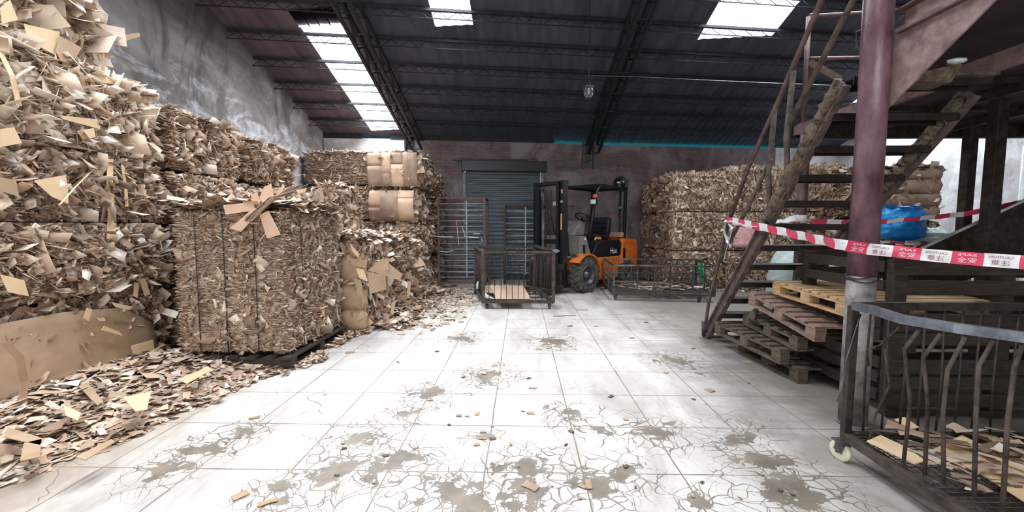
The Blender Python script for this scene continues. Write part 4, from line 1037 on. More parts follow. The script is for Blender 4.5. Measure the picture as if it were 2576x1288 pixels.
crumple('pale translucent sack slumped beside the blue bag', 'sack', 'plastic_sack', (w.x+.02, 6.0, bc.z-.02+.06), (.24, .22), .2, M_clear, 8, .6)
for (px, py, Y_, r_, h_, lb, sd) in ((2000, 618, 6.2, .33, 0, 'pale green translucent sack seen behind the stair treads', 5), (2100, 645, 6.0, .34, 0, 'large white sack right of the green translucent one, behind the pallets', 6)):
    q = pt(px, py, Y=Y_); crumple(lb, 'sack', 'plastic_sack', (q.x, Y_, 0), (r_, r_*.9), q.z, M_clear, sd, .45, 36, 20)
q = pt(1893, 592, Y=8.85)
t = thing('printed_sack', 'pink printed paper sack hanging on the bale wall behind the handrail', 'sack', (q.x, 8.85, q.z-.25)); m = MB(); gp = []
for i in range(8):
    for j in range(8):
        gp.append((q.x-.3+.6*i/7, 9.03-.05*math.sin(math.pi*i/7)+.015*noise.noise(Vector((i*.8, j*.8, 2))), q.z-.26+.52*j/7))
m.add(gp, [(i*8+j, (i+1)*8+j, (i+1)*8+j+1, i*8+j+1) for i in range(7) for j in range(7)], 0, True)
o = m.build('sack_front', M_pink, t); s2 = o.modifiers.new('thickness', 'SOLIDIFY'); s2.thickness = .04
t = thing('plastic_film', 'white plastic film hanging in a rag from the end of the long barrier tape', 'plastic film', tuple(pt(1830, 600, X=XL-.06)))
m = MB()
for (pl) in ([(1832, 562), (1842, 575), (1836, 600), (1826, 632), (1822, 655)], [(1825, 560), (1822, 580), (1828, 605), (1838, 620)], [(1822, 556), (1845, 556), (1875, 566), (1905, 568)]):
    P_ = [pt(a, b_, X=XL-.07) for a, b_ in pl]; m.ribbon(P_, [Vector((.015, .02, .01))*random.uniform(.8, 1.6) for _ in P_], .002)
m.build('film_rag', M_bagw, t)
t = thing('plastic_film', 'white plastic film tied round the thin post behind the treads', 'plastic film', (C2[0]-.1, 5.2, 1.45))
m = MB()
for pl in ([(2010, 545), (1985, 552), (1965, 568), (1950, 566)], [(2008, 550), (1990, 562), (1960, 560), (1945, 572)]):
    P_ = [pt(a, b_, Y=5.2) for a, b_ in pl]; m.ribbon(P_, [Vector((.0, .02, .03))*random.uniform(.8, 1.6) for _ in P_], .002)
m.build('film_rag', M_bagw, t)

# ------------------------------------------------------------------ pallets
def pallet(label, corner, ang, w, d, tilt, mat, nb=8, h=.13, matb=None, group=None):
    """corner = near left bottom corner; w to the right, d away; tilt raises the far end"""
    root = thing('pallet', label, 'pallet', tuple(corner), ang, group)
    M_ = Matrix.Translation(corner) @ Matrix.Rotation(ang, 4, 'Z') @ Matrix.Rotation(tilt, 4, 'X')
    R3 = M_.to_3x3()
    def bx(m, x0, x1, y0, y1, z0, z1): m.box(M_ @ Vector(((x0+x1)/2, (y0+y1)/2, (z0+z1)/2)), (x1-x0, y1-y0, z1-z0), R3)
    for i in range(nb):
        y = .045+i*(d-.09)/(nb-1); m = MB(); j_ = random.uniform(-.012, .012); bx(m, -.0+j_, w+j_, y-.04, y+.04, h-.02, h); m.build('deck_board', mat, root, .002)
    for i in range(3):
        x = .045+i*(w-.09)/2; m = MB(); bx(m, x-.045, x+.045, 0, d, h-.04, h-.021); m.build('stringer_board', matb or mat, root, .002)
        m = MB(); bx(m, x-.045, x+.045, 0, d, 0, .018); m.build('bottom_board', matb or mat, root, .002)
        for y in (.06, d/2, d-.06):
            m = MB(); bx(m, x-.045, x+.045, y-.06, y+.06, .019, h-.041); m.build('block', matb or mat, root, .003)
    return root
q0 = pt(1985, 960, Z=.0)
pallet('lowest dark weathered pallet of the stack under the stairs', Vector((2.44, 3.62, .0)), .0, 1.05, 1.0, 0, M_wood_old, 7, .14)
pallet('second pallet from the floor, weathered grey, in the stack under the stairs', Vector((2.33, 3.7, .145)), .07, 1.05, 1.1, 0, M_wood_old, 8, .14)
pallet('third pallet from the floor, dark with a round log end beside it', Vector((2.42, 3.62, .29)), -.03, 1.0, .95, .02, M_wood_old, 7, .13)
pallet('fourth pallet, reddish boards, tilted up toward the stairs', Vector((2.38, 3.36, .45)), .0, 1.05, 1.0, .13, M_wood_red, 8, .13)
q = pt(2130, 790, Y=3.15)
pallet('topmost new pale wood pallet of the stack, set askew', Vector((2.50, 3.2, .69)), .0, 1.1, .95, .03, M_wood_lt, 9, .13)
t = thing('log_piece', 'short round log end stuck between the pallets', 'wood', (2.5, 4.35, .44)); m = MB(); m.cyl((2.34, 4.2, .475), (2.52, 4.45, .475), .032, 12); m.build('log', M_wood_old, t)
# slatted plank crate
CRX0, CRX1, CRY = 2.62, 4.9, 2.98
cr = thing('plank_crate', 'tall dark crate of horizontal wooden planks behind the wheeled cart', 'crate', ((CRX0+CRX1)/2, CRY+.5, 0))
rows = [(650, 692), (706, 742), (790, 832), (838, 868), (905, 940), (948, 978), (990, 1022)]
for f_ in (0, 1):
    zz = [(pt(2300, b_, Y=CRY).z, pt(2300, a, Y=CRY).z) for a, b_ in rows]
    for k_, (za, zb) in enumerate(zz+[(.02, .06)]):
        if za < .01: za = .01
        if zb <= za: continue
        m = MB(); m.bb(CRX0+random.uniform(0, .03), CRX1, CRY-.012+f_*1.0, CRY+.012+f_*1.0, za, zb); m.build('plank', M_wood_dk, cr, .002)
zt2 = zz[0][1]
for x in (CRX0+.09, (CRX0+CRX1)/2-.3, CRX1-.1):
    for y in (CRY+.05, CRY+.95):
        m = MB(); m.bb(x-.045, x+.045, y-.037, y+.037, 0, zt2-.01); m.build('post', M_wood_dk, cr, .003)
for z in [z_[0]+.03 for z_ in zz]:
    m = MB(); m.bb(CRX0+.03, CRX0+.05, CRY+.09, CRY+.91, z-.02, z+.06); m.build('end_plank', M_wood_dk, cr)
# dark sloping conveyor
a, b_ = pt(2300, 640, Y=4.75), pt(2600, 500, Y=4.75)
cv = thing('sloping_conveyor', 'dark sloping side of a conveyor rising to the right edge behind the plank crate', 'conveyor', (a.x, 5.0, 0))
d_ = (b_-a); e1_ = b_+d_*.5
m = MB(); m.add([(p.x, y, p.z+dz) for y in (4.74, 4.78) for p, dz in ((a, 0), (e1_, 0), (e1_, -.75), (a, -.5))], [(0, 1, 2, 3), (7, 6, 5, 4), (0, 4, 5, 1), (1, 5, 6, 2), (2, 6, 7, 3), (3, 7, 4, 0)]); m.build('side_panel', M_steel_dk, cv)
m = MB(); m.bar(a+Vector((0, .02, .01)), e1_+Vector((0, .02, .01)), .06, .012); m.build('edge_strip', M_steel_dk, cv)
m = MB(); m.add([(p.x, y, p.z-.08) for y in (4.78, 5.0) for p in (a, e1_)], [(0, 1, 3, 2)]); m.build('belt', M_rubber, cv)
for x in (a.x+.25, a.x+1.6):
    for y in (4.82, 4.98):
        m = MB(); m.bb(x-.03, x+.03, y-.03, y+.03, 0, a.z-.2); m.build('leg', M_steel_dk, cv)

# ------------------------------------------------------------------ wheeled cart at the lower right
W0 = pt(2093, 1148, Z=0)
CXa, CYa = 1.93, 2.42
ct = thing('wheeled_cart', 'large low steel cart with bent bars and a grey top rail at the lower right', 'cart', (2.8, 1.7, 0))
bz, tz = .15, .93
X1 = 3.35; Yn = .9
m = MB(); m.bar((CXa-.02, CYa, bz), (X1, CYa, bz), .04, .05); m.bar((CXa, CYa, bz), (CXa, Yn, bz), .05, .05); m.bar((X1, CYa, bz), (X1, Yn, bz), .05, .05); m.bar((CXa, Yn, bz), (X1, Yn, bz), .05, .05)
for y in (1.9, 1.45): m.bar((CXa, y, bz), (X1, y, bz), .04, .03)
m.build('base_frame', M_steel_rust, ct, .003)
rail = [Vector((CXa, CYa, tz)), pt(2190, 778, Y=2.2), pt(2270, 803, Y=2.03), pt(2400, 824, Y=1.86), pt(2590, 850, Y=1.72), pt(2590, 850, Y=1.72)+Vector((.1, -.25, 0)), Vector((2.15, Yn, tz))]
m = MB(); m.ribbon(rail, [Vector((0, 0, .022))]*7, .03); m.build('bent_top_rail', M_rail_grey, ct)
m = MB(); m.bar((CXa, CYa, tz), (X1, CYa, tz), .03, .045); m.build('rear_top_rail', M_steel_dk, ct)
m = MB(); m.bar((CXa, CYa, bz), (CXa, CYa, tz), .04, .04, (0, 1, 0)); m.build('corner_post', M_steel_dk, ct)
m = MB(); m.bar((X1, CYa, bz), (X1, CYa, tz), .04, .04, (0, 1, 0)); m.build('corner_post', M_steel_dk, ct)
for x in np.arange(CXa+.1, X1, .105):
    m = MB(); m.tube([(x, CYa, bz), (x+random.uniform(-.01, .01), CYa, .5), (x, CYa, tz)], .006, 6); m.build('rear_bar', M_steel_dk, ct)
bars = [((2262, 822), (2215, 868), (2180, 880), (2186, 920)), ((2226, 880), (2238, 970), (2204, 1040), (2182, 1118)), ((2311, 832), (2275, 878), (2290, 1010), (2272, 1170)), ((2366, 840), (2322, 900), (2334, 1010), (2326, 1195)), ((2428, 848), (2384, 930), (2372, 1040), (2374, 1220)),
        ((2498, 858), (2462, 920), (2455, 1040), (2450, 1250)), ((2572, 868), (2552, 925), (2535, 1060), (2522, 1285))]
for i, bp in enumerate(bars):
    # the foot stands on the base frame; heights follow the photo bends
    foot = pt(*bp[-1], X=CXa) if i != 0 else pt(2186, 920, X=CXa+.06)
    topY = [2.08, 2.1, 1.95, 1.88, 1.82, 1.77, 1.73][i]
    top_ = pt(*bp[0], Y=topY); mids = []
    for k_, q_ in enumerate(bp[1:-1]):
        f_ = (k_+1)/(len(bp)-1); mids.append(pt(*q_, Y=foot.y*(1-(1-f_)**2)+topY*(1-f_)**2 if False else top_.y+(foot.y-top_.y)*min(1, f_*1.3)))
    m = MB(); m.tube([top_]+mids+[foot], .0085 if i > 1 else .005, 7); m.build('bent_bar', M_steel_rust, ct)
# floor mesh of the cart
m = MB()
for i in range(34): x = CXa+.03+i*(X1-CXa-.05)/33; m.tube([(x, CYa, bz+.03), (x, Yn, bz+.03)], .0025, 4)
for i in range(46): y = Yn+.02+i*(CYa-Yn-.03)/45; m.tube([(CXa, y, bz+.034), (X1, y, bz+.034)], .0025, 4)
m.build('wire_floor', M_steel_dk, ct)
def castor(root, x, y, r=.055, ang=0, hz_=.13, mw=M_rubber, mf=M_steel_grey, name='castor'):
    u = Vector((math.cos(ang), math.sin(ang), 0)); w_ = Vector((-math.sin(ang), math.cos(ang), 0)); c = Vector((x, y, 0))+w_*.02
    m = MB(); m.lathe([(.0, -.018), (r*.8, -.018), (r, -.012), (r, .012), (r*.8, .018), (.0, .018)], c+Vector((0, 0, r)), u, 22); wh = m.build(name, mw, root)
    m = MB()
    for s_ in (-1, 1): m.bar(c+u*s_*.024+Vector((0, 0, r)), Vector((x, y, hz_))+u*s_*.024, .005, .05, w_)
    m.box((x, y, hz_), (.09, .09, .01)); m.cyl(c-u*.03+Vector((0, 0, r)), c+u*.03+Vector((0, 0, r)), .01, 8); m.build('castor_fork', mf, wh)
    return wh
castor(ct, CXa-.02, CYa-.02, .06, .25, .125, M_white_cream); castor(ct, X1, CYa, .06, .2, .125, M_white_cream); castor(ct, CXa+.03, Yn, .06, 0, .125, M_white_cream); castor(ct, X1, Yn, .06, 0, .125, M_white_cream)
m = MB(); m.tube([pt(2165, 790, Y=2.38), pt(2130, 900, Y=2.4), pt(2118, 980, Y=2.4), pt(2105, 1010, Y=2.4)], .004, 6); m.build('loose_wire', M_steel_grey, ct)
# cardboard lying in the cart
def flat_things(root_none, rect, z, n, size, label, cat='cardboard scraps'):
    x0, x1, y0, y1 = rect; Cn = np.stack([rnd(n, x0, x1), rnd(n, y0, y1), rnd(n, z, z+.05)], 1); a = RNG.normal(2.6, .5, n)
    U = unit(np.stack([np.cos(a), np.sin(a), RNG.normal(0, .1, n)], 1)); Vv = unit(np.cross(np.stack([RNG.normal(0, .15, n), RNG.normal(0, .15, n), np.ones(n)], 1), U))
    L = rnd(n, *size); v, q = flakes(Cn, U, Vv, L, L*rnd(n, .12, .4), RNG.normal(0, .1, n)); v[:, 2] = np.maximum(v[:, 2], z)
    o = mesh_np('cardboard_scrap_heap', v, q, M_flake_dk); tag(o, label, cat, kind='stuff'); return o
flat_things(None, (CXa+.12, 3.2, 1.85, CYa-.08), bz+.042, 170, (.04, .2), 'loose cardboard strips lying on the wire floor of the large cart')
m = MB(); m.sheet([pt(2350, 1130, Z=.21), pt(2420, 1095, Z=.21), pt(2620, 1200, Z=.21), pt(2620, 1290, Z=.21), pt(2480, 1200, Z=.21)], .006, 0, (0, 0, 1))
tag(m.build('cardboard_piece', M_sheet_lt), 'large flat tan cardboard sheet on the wire floor of the large cart', 'cardboard')
for k_, (pl, lb) in enumerate((([(2180, 1110), (2215, 1095), (2290, 1130), (2325, 1160), (2300, 1168)], 'tan pointed cardboard strip at the left end of the large cart floor'), ([(2250, 1055), (2275, 1050), (2312, 1075), (2290, 1080)], 'upright tan corner piece at the back of the large cart floor'))):
    m = MB(); m.sheet([pt(a_, c_, Z=.215+.005*k_) for a_, c_ in pl], .005, 0, (0, 0, 1)); tag(m.build('cardboard_piece', M_sheet_lt), lb, 'cardboard')

# ------------------------------------------------------------------ slatted cage in the middle
FL, FR, RL, RR = Vector((-.62, 6.82, 0)), Vector((.54, 6.82, 0)), pt(1196, 724, Z=.13), pt(1344, 724, Z=.13)
RL.z = RR.z = 0
cg = thing('wheeled_cage', 'dark steel cage trolley with vertical bars standing left of the forklift', 'trolley', tuple((FL+RR)/2))
zb, zt3 = .13, .95
up = Vector((0, 0, 1))
m = MB()
for a, b_ in ((FL, FR), (FR, RR), (RR, RL), (RL, FL)): m.bar(a+up*zb, b_+up*zb, .05, .06)
for f_ in (.25, .5, .75): m.bar(FL.lerp(RL, f_)+up*zb, FR.lerp(RR, f_)+up*zb, .03, .03)
m.build('base_frame', M_steel_rust, cg, .003)
for nm, a, b_ in (('front_top_rail', FL, FR), ('right_top_rail', FR, RR), ('rear_top_rail', RR, RL), ('left_top_rail', RL, FL)):
    m = MB(); m.bar(a+up*zt3, b_+up*zt3, .05, .04); m.build(nm, M_steel_rust if nm != 'rear_top_rail' else M_steel_dk, cg, .003)
m = MB(); m.ribbon([RR+up*.99, FR+up*.985+Vector((-.15, .5, 0)), FR+up*.99+Vector((.02, 0, 0)), FR+up*.95+Vector((.07, -.02, 0))], [Vector((.04, 0, .01))]*4, .006); m.build('bent_flat_strip', M_steel_grey, cg)
for q_ in (FL, FR, RL, RR):
    m = MB(); m.bar(q_+up*zb, q_+up*zt3, .055, .055, (0, 1, 0)); m.build('corner_post', M_steel_rust, cg, .003)
for a, b_, n in ((FL, FR, 12), (RL, RR, 12), (FL, RL, 16), (FR, RR, 16)):
    for i in range(1, n):
        p = a.lerp(b_, i/n); m = MB(); j_ = random.uniform(-.012, .012); m.tube([p+up*zb, p+up*.5+Vector((j_, 0, 0)), p+up*zt3], .006, 6); m.build('side_bar', M_steel_dk, cg)
for q_ in (FL, FR): castor(cg, q_.x+(.06 if q_ is FL else -.06), q_.y+.03, .045, 0, .1)
for q_ in (RL, RR): castor(cg, q_.x, q_.y-.05, .045, 0, .1)
a, b_, c_, d_ = pt(1247, 752, Z=.175), pt(1336, 752, Z=.175), pt(1316, 719, Z=.175), pt(1233, 717, Z=.175)
m = MB(); m.sheet([a, b_, c_, d_], .006, 0, (0, 0, 1)); tag(m.build('cardboard_piece', M_sheet_pk), 'flat pinkish-tan cardboard sheet lying in the bottom of the slatted cage', 'cardboard')
m = MB(); m.sheet([pt(1217, 748, Z=.18), pt(1245, 752, Z=.18), pt(1228, 742, Z=.18), pt(1216, 732, Z=.18)], .005, 0, (0, 0, 1)); tag(m.build('paper_sheet', M_white), 'crumpled white sheet beside the cardboard in the slatted cage', 'paper')
m = MB(); m.sheet([pt(1217, 735, Z=.187), pt(1243, 738, Z=.187), pt(1233, 717, Z=.187), pt(1216, 720, Z=.187)], .005, 0, (0, 0, 1)); tag(m.build('cardboard_piece', M_sheet), 'small torn tan cardboard at the left end of the slatted cage floor', 'cardboard')
m = MB(); q_ = pt(1202, 727, Z=.2); m.tube([q_, q_+Vector((0, .03, .09)), q_+Vector((.02, .03, .14))], [.03, .035, .02], 8); tag(m.build('plastic_scrap', M_clear), 'pale green plastic scrap at the left side of the slatted cage', 'plastic')

# ------------------------------------------------------------------ low mesh trolley
A0, A1_, A2_, A3_ = pt(1543, 740, Z=.12), pt(1797, 745, Z=.12), pt(1750, 716, Z=.12), pt(1519, 713, Z=.12)
for q_ in (A0, A1_, A2_, A3_): q_.z = 0
lt = thing('mesh_trolley', 'low long grey wire mesh trolley in front of the forklift rear', 'trolley', tuple((A0+A2_)/2))
zb, zt4, zm = .13, .655, .36
m = MB()
for a, b_ in ((A0, A1_), (A1_, A2_), (A2_, A3_), (A3_, A0)): m.bar(a+up*zb, b_+up*zb, .04, .045)
m.build('base_frame', M_steel_rust, lt, .003)
for a, b_ in ((A0, A1_), (A1_, A2_), (A2_, A3_), (A3_, A0)):
    m = MB(); m.bar(a+up*zt4, b_+up*zt4, .03, .03); m.build('top_rail', M_steel_grey, lt, .002)
    m = MB(); m.bar(a+up*zm, b_+up*zm, .02, .02); m.build('middle_rail', M_steel_grey, lt)
for q_ in (A0, A1_, A2_, A3_):
    m = MB(); m.bar(q_+up*zb, q_+up*zt4, .035, .035, (0, 1, 0)); m.build('corner_post', M_steel_grey, lt)
for a, b_, fr in ((A0, A1_, (.24, .41, .57, .79)), (A3_, A2_, (.3, .55, .8)), (A0, A3_, (.5,)), (A1_, A2_, (.5,))):
    for f_ in fr: p = a.lerp(b_, f_); m = MB(); m.bar(p+up*zb, p+up*zt4, .02 if f_ != .79 else .035, .02, (0, 1, 0)); m.build('upright', M_steel_grey, lt)
for a, b_, n in ((A0, A1_, 14), (A3_, A2_, 14), (A0, A3_, 10), (A1_, A2_, 10)):
    m = MB()
    for i in range(1, n): p = a.lerp(b_, i/n); m.tube([p+up*zb, p+up*(zm)], .003, 4)
    for z in (.19, .25, .31, .45, .55): m.tube([a+up*z, b_+up*z], .003, 4)
    m.build('wire_mesh', M_steel_grey, lt)
m = MB()
for i in range(1, 40): f_ = i/40; m.tube([A0.lerp(A1_, f_)+up*.155, A3_.lerp(A2_, f_)+up*.155], .003, 4)
for i in range(1, 26): f_ = i/26; m.tube([A0.lerp(A3_, f_)+up*.16, A1_.lerp(A2_, f_)+up*.16], .003, 4)
m.build('wire_floor', M_steel_grey, lt)
for q_ in (A0+Vector((.05, .03, 0)), A1_+Vector((-.25, .03, 0)), A2_, A3_+Vector((.03, -.05, 0))): castor(lt, q_.x, q_.y, .05, 0, .105, M_rubber)
flat_things(None, (1.95, 3.35, 7.8, 8.7), .165, 90, (.08, .3), 'paper and cardboard scraps lying on the wire floor of the low trolley')
t = thing('plastic_bag', 'green plastic bag hanging at the right end of the low trolley', 'bag', tuple(A1_.lerp(A2_, .7)+up*.2)); p = A1_.lerp(A2_, .7)
m = MB(); m.ribbon([p+up*.63+Vector((-.05, -.05, 0)), p+up*.5+Vector((-.04, -.08, 0)), p+up*.36+Vector((-.02, -.05, 0)), p+up*.2+Vector((.02, -.06, 0))], [Vector((.06, 0, 0)), Vector((.05, .01, 0)), Vector((.045, 0, 0)), Vector((.03, 0, 0))], .02); m.build('bag_film', M_green, t)

# ------------------------------------------------------------------ tall racks by the shutter
def rack(label, x0, x1, y0, y1, z1, nbar, mat, mat2, angle=0):
    root = thing('tall_cage', label, 'cage', ((x0+x1)/2, (y0+y1)/2, 0)); cx, cy = (x0+x1)/2, (y0+y1)/2; ca, sa = math.cos(angle), math.sin(angle)
    def R(x, y, z): return Vector((cx+(x-cx)*ca-(y-cy)*sa, cy+(x-cx)*sa+(y-cy)*ca, z))
    cs = [(x0, y0), (x1, y0), (x1, y1), (x0, y1)]
    for i, (x, y) in enumerate(cs):
        m = MB(); m.bar(R(x, y, .0), R(x, y, z1), .045, .045, (0, 1, 0)); m.build('corner_post', mat, root)
    for z, nm in ((z1-.02, 'top_frame'), (.12, 'bottom_frame')):
        m = MB()
        for i in range(4): m.bar(R(*cs[i], z), R(*cs[(i+1) % 4], z), .04, .04)
        m.build(nm, mat, root)
    for i in range(4):
        for k in range(1, nbar):
            z = .12+(z1-.14)*k/nbar
            if i == 1 and k % 2: continue
            m = MB(); m.tube([R(*cs[i], z), R(*cs[(i+1) % 4], z)], .011, 6); m.build('side_bar', mat2, root)
    m = MB(); m.bar(R(cx, y1, .1), R(cx, y1, z1), .03, .03, (0, 1, 0)); m.build('rear_upright', mat2, root)
    return root
rk = rack('tall red-brown barred cage standing left of the roller shutter', -1.8, -.79, 9.1, 9.95, 2.0, 15, M_steel_red, M_galv)
rack('second tall barred cage behind, in front of the roller shutter', -.38, .62, 9.75, 10.45, 1.88, 12, M_steel_dk, M_galv)
t = thing('plastic_film', 'wisps of white plastic film caught on the bars of the red-brown cage', 'plastic film', (-1.3, 9.05, 1.0)); m = MB()
for pl in ([(1150, 572), (1152, 595), (1155, 617)], [(1163, 572), (1170, 595), (1205, 598)], [(1105, 632), (1125, 634), (1140, 630)], [(1082, 592), (1100, 595), (1140, 596)], [(1190, 588), (1208, 588)], [(1210, 600), (1214, 606), (1209, 615)], [(1088, 665), (1085, 680), (1092, 688)]):
    P_ = [pt(a_, c2_, Y=9.04) for a_, c2_ in pl]; m.ribbon(P_, [Vector((.004, 0, .008))]*len(P_), .003)
m.build('film_rag', M_bagw, t)
m = MB(); q_ = pt(1148, 560, Y=9.9); m.bar(pt(1149, 552, Y=9.9), pt(1149, 574, Y=9.9), .032, .032, (0, 1, 0)); m.build('red_painted_upright', M_tape_red, rk)

# ------------------------------------------------------------------ forklift
TH_ = math.radians(45); FO = Vector((.945, 8.975, 0))
fw_ = Vector((-math.sin(TH_), -math.cos(TH_), 0)); lf_ = Vector((math.cos(TH_), -math.sin(TH_), 0))
FM = Matrix(((fw_.x, lf_.x, 0, FO.x), (fw_.y, lf_.y, 0, FO.y), (0, 0, 1, 0), (0, 0, 0, 1)))
FK = bpy.data.objects.new('forklift', None); C.objects.link(FK); FK.location = FO; FK.rotation_euler = (0, 0, math.atan2(fw_.y, fw_.x))
FK['label'] = 'orange and black forklift truck parked between the slatted cage and the bale wall'; FK['category'] = 'forklift'
WM[FK.name] = Matrix.Identity(4)   # its parts are written in the truck's own frame
def FB(): return MB()
def fb(m, name, mat, parent=FK, bev=.006): return m.build(name, mat, parent, bev)
def prismY(m, poly, y0, y1):
    n = len(poly); m.add([(x, y0, z) for x, z in poly]+[(x, y1, z) for x, z in poly], [tuple(range(n))[::-1], tuple(range(n, 2*n))]+[(i, (i+1) % n, (i+1) % n+n, i+n) for i in range(n)])
R_ = .36; tw = .2
def tyre(x, y, R, w, nm):
    m = FB(); m.lathe([(R*.6, -w*.42), (R*.78, -w*.52), (R*.93, -w*.48), (R*.965, -w*.38), (R*.965, w*.38), (R*.93, w*.48), (R*.78, w*.52), (R*.6, w*.42)], (x, y, R), (0, 1, 0), 40)
    tr = fb(m, nm, M_rubber, FK, 0)
    m = FB()
    for k in range(20):
        for s_ in (-1, 1):
            a = 2*math.pi*(k+(.5 if s_ > 0 else 0))/20; c = Vector((x+math.cos(a)*R*.975, y+s_*w*.27, R+math.sin(a)*R*.975))
            Rm = Matrix.Rotation(-a+math.pi/2, 3, 'Y') @ Matrix.Rotation(s_*.35, 3, 'Z')
            m.box(c, (R*.2, w*.5, R*.09), Rm)
    fb(m, 'tread_lugs', M_rubber, tr, .008)
    sgn = 1 if y > 0 else -1
    m = FB(); m.lathe([(R*.62, sgn*w*.40), (R*.6, sgn*w*.47), (R*.5, sgn*w*.42), (R*.45, sgn*w*.15), (R*.22, sgn*w*.15), (R*.2, sgn*w*.38), (0, sgn*w*.4)], (x, y, R), (0, 1, 0), 32)
    for k in range(6): a = k*math.pi/3; m.cyl((x+math.cos(a)*R*.3, y+sgn*w*.15, R+math.sin(a)*R*.3), (x+math.cos(a)*R*.3, y+sgn*w*.24, R+math.sin(a)*R*.3), .018, 6)
    fb(m, 'wheel_hub', M_steel_grey, tr, 0)
tyre(0, .54, R_, .24, 'front_tyre'); tyre(0, -.54, R_, .24, 'front_tyre'); tyre(-1.66, .47, .29, .2, 'rear_tyre'); tyre(-1.66, -.47, .29, .2, 'rear_tyre')
# chassis
m = FB(); prismY(m, [(-.42, .2), (-1.3, .2), (-1.34, .55), (-1.3, .69), (.1, .69), (.1, .45), (-.35, .4)], -.52, .52); ch_ = fb(m, 'chassis', M_orange, FK, .015)
m = FB()
for s_ in (1, -1):
    pr_ = []
    for k in range(9): a = math.radians(150-k*15) if False else math.radians(175-k*17); pr_.append((math.cos(a)*.45, R_+math.sin(a)*.45))
    pin = [(x*.93, R_+(z-R_)*.93) for x, z in pr_][::-1]; ya, yb = (.4, .655) if s_ > 0 else (-.655, -.4)
    poly = pr_+pin
    for i in range(8):
        q4 = [pr_[i], pr_[i+1], pin[7-i], pin[8-i]]; prismY(m, q4, ya, yb)
fb(m, 'mudguards', M_orange, FK, .004)
m = FB(); prismY(m, [(-1.42, .32), (-2.14, .32), (-2.2, .5), (-2.18, .95), (-2.1, 1.06), (-1.52, 1.1), (-1.46, .98)], -.53, .53)
cw_ = fb(m, 'counterweight', M_orange, FK, .07)
m = FB(); prismY(m, [(-1.49, .58), (-1.58, .58), (-1.55, .86), (-1.5, .86)], .52, .545); fb(m, 'side_vent', M_black, FK, .004)
m = FB(); prismY(m, [(-.28, .7), (-1.44, .7), (-1.46, 1.0), (-1.36, 1.06), (-.62, 1.06), (-.5, 1.02), (-.34, .8)], -.51, .51); hd = fb(m, 'engine_hood', M_black, FK, .03)
vv, ff = TXT['Hao']; m = FB(); m.add([(-1.12-x*.26, .513, .82+y*.13+x*.0) for x, y in vv], ff); fb(m, 'lettering', M_letter, hd, 0)
m = FB(); prismY(m, [(.12, .62), (-.22, .62), (-.3, .7), (-.1, 1.16), (.12, 1.16)], -.5, .5); fb(m, 'grey_cowl', M_grey_paint, FK, .012)
m = FB(); prismY(m, [(.0, .8), (-.07, .8), (-.05, .98), (0.02, .98)], .5, .506); fb(m, 'step_cutout', M_black, FK, 0)
m = FB(); m.cyl((-.05, .5, 1.1), (-.05, .508, 1.1), .02, 12); fb(m, 'cap_bolt', M_letter, FK, 0)
m = FB(); prismY(m, [(-.02, 1.16), (-.4, 1.16), (-.44, 1.42), (-.3, 1.5), (-.08, 1.3)], -.22, .22); fb(m, 'dashboard', M_grey_paint, FK, .03)
m = FB(); m.tube([(-.35, 0, 1.1), (-.62, 0, 1.55)], .025, 10); sw = fb(m, 'steering_column', M_black, FK, 0)
m = FB(); ax = Vector((-.27, 0, .45)).normalized(); cc = Vector((-.63, 0, 1.57)); u = Vector((0, 1, 0)); w_ = ax.cross(u)
m.tube([cc+(u*math.cos(k/24*6.283)+w_*math.sin(k/24*6.283))*.17 for k in range(24)], .015, 8, True)
for k in range(3): m.bar(cc, cc+(u*math.cos(k*2.09)+w_*math.sin(k*2.09))*.17, .02, .012)
fb(m, 'steering_wheel', M_black, sw, 0)
for y in (-.1, .06, .14): m = FB(); m.tube([(-.35, y-.3, 1.15), (-.42, y-.3, 1.42)], .008, 6); m.tube([(-.42, y-.3, 1.4), (-.43, y-.3, 1.46)], .016, 8); fb(m, 'control_lever', M_black, FK, 0)
m = FB(); m.box((-1.12, 0, 1.13), (.5, .5, .12)); st_ = fb(m, 'seat', M_seat, FK, .04)
m = FB(); m.box((-1.38, 0, 1.36), (.12, .48, .42), Matrix.Rotation(-.15, 3, 'Y')); bk = fb(m, 'seat_back', M_seat, FK, .045)
m = FB()
for z in (1.25, 1.35, 1.45): m.box((-1.315-.15*(z-1.36), 0, z), (.05, .34, .06), Matrix.Rotation(-.15, 3, 'Y'))
fb(m, 'seat_padding', M_seat, bk, .02)
# overhead guard
def gp_(s_): return [(-.22, s_*.46, .95), (-.42, s_*.46, 1.85), (-.5, s_*.46, 2.12), (-.62, s_*.46, 2.24), (-.8, s_*.46, 2.26)]
for s_ in (1, -1):
    m = FB(); m.tube(gp_(s_), .035, 10); fb(m, 'front_guard_post', M_black, FK, 0)
    m = FB(); m.bar((-1.62, s_*.46, 1.0), (-1.66, s_*.46, 2.26), .07, .06, (0, 1, 0)); fb(m, 'rear_guard_post', M_black, FK, .006)
m = FB()
for s_ in (1, -1): m.bar((-.62, s_*.46, 2.25), (-1.7, s_*.46, 2.24), .06, .06)
m.bar((-.6, -.48, 2.25), (-.6, .48, 2.25), .06, .06); m.bar((-1.68, -.48, 2.24), (-1.68, .48, 2.24), .06, .06)
for k in range(7): y = -.36+k*.12; m.bar((-.6, y, 2.27), (-1.68, y, 2.26), .05, .02)
fb(m, 'overhead_guard', M_black, FK, .004)
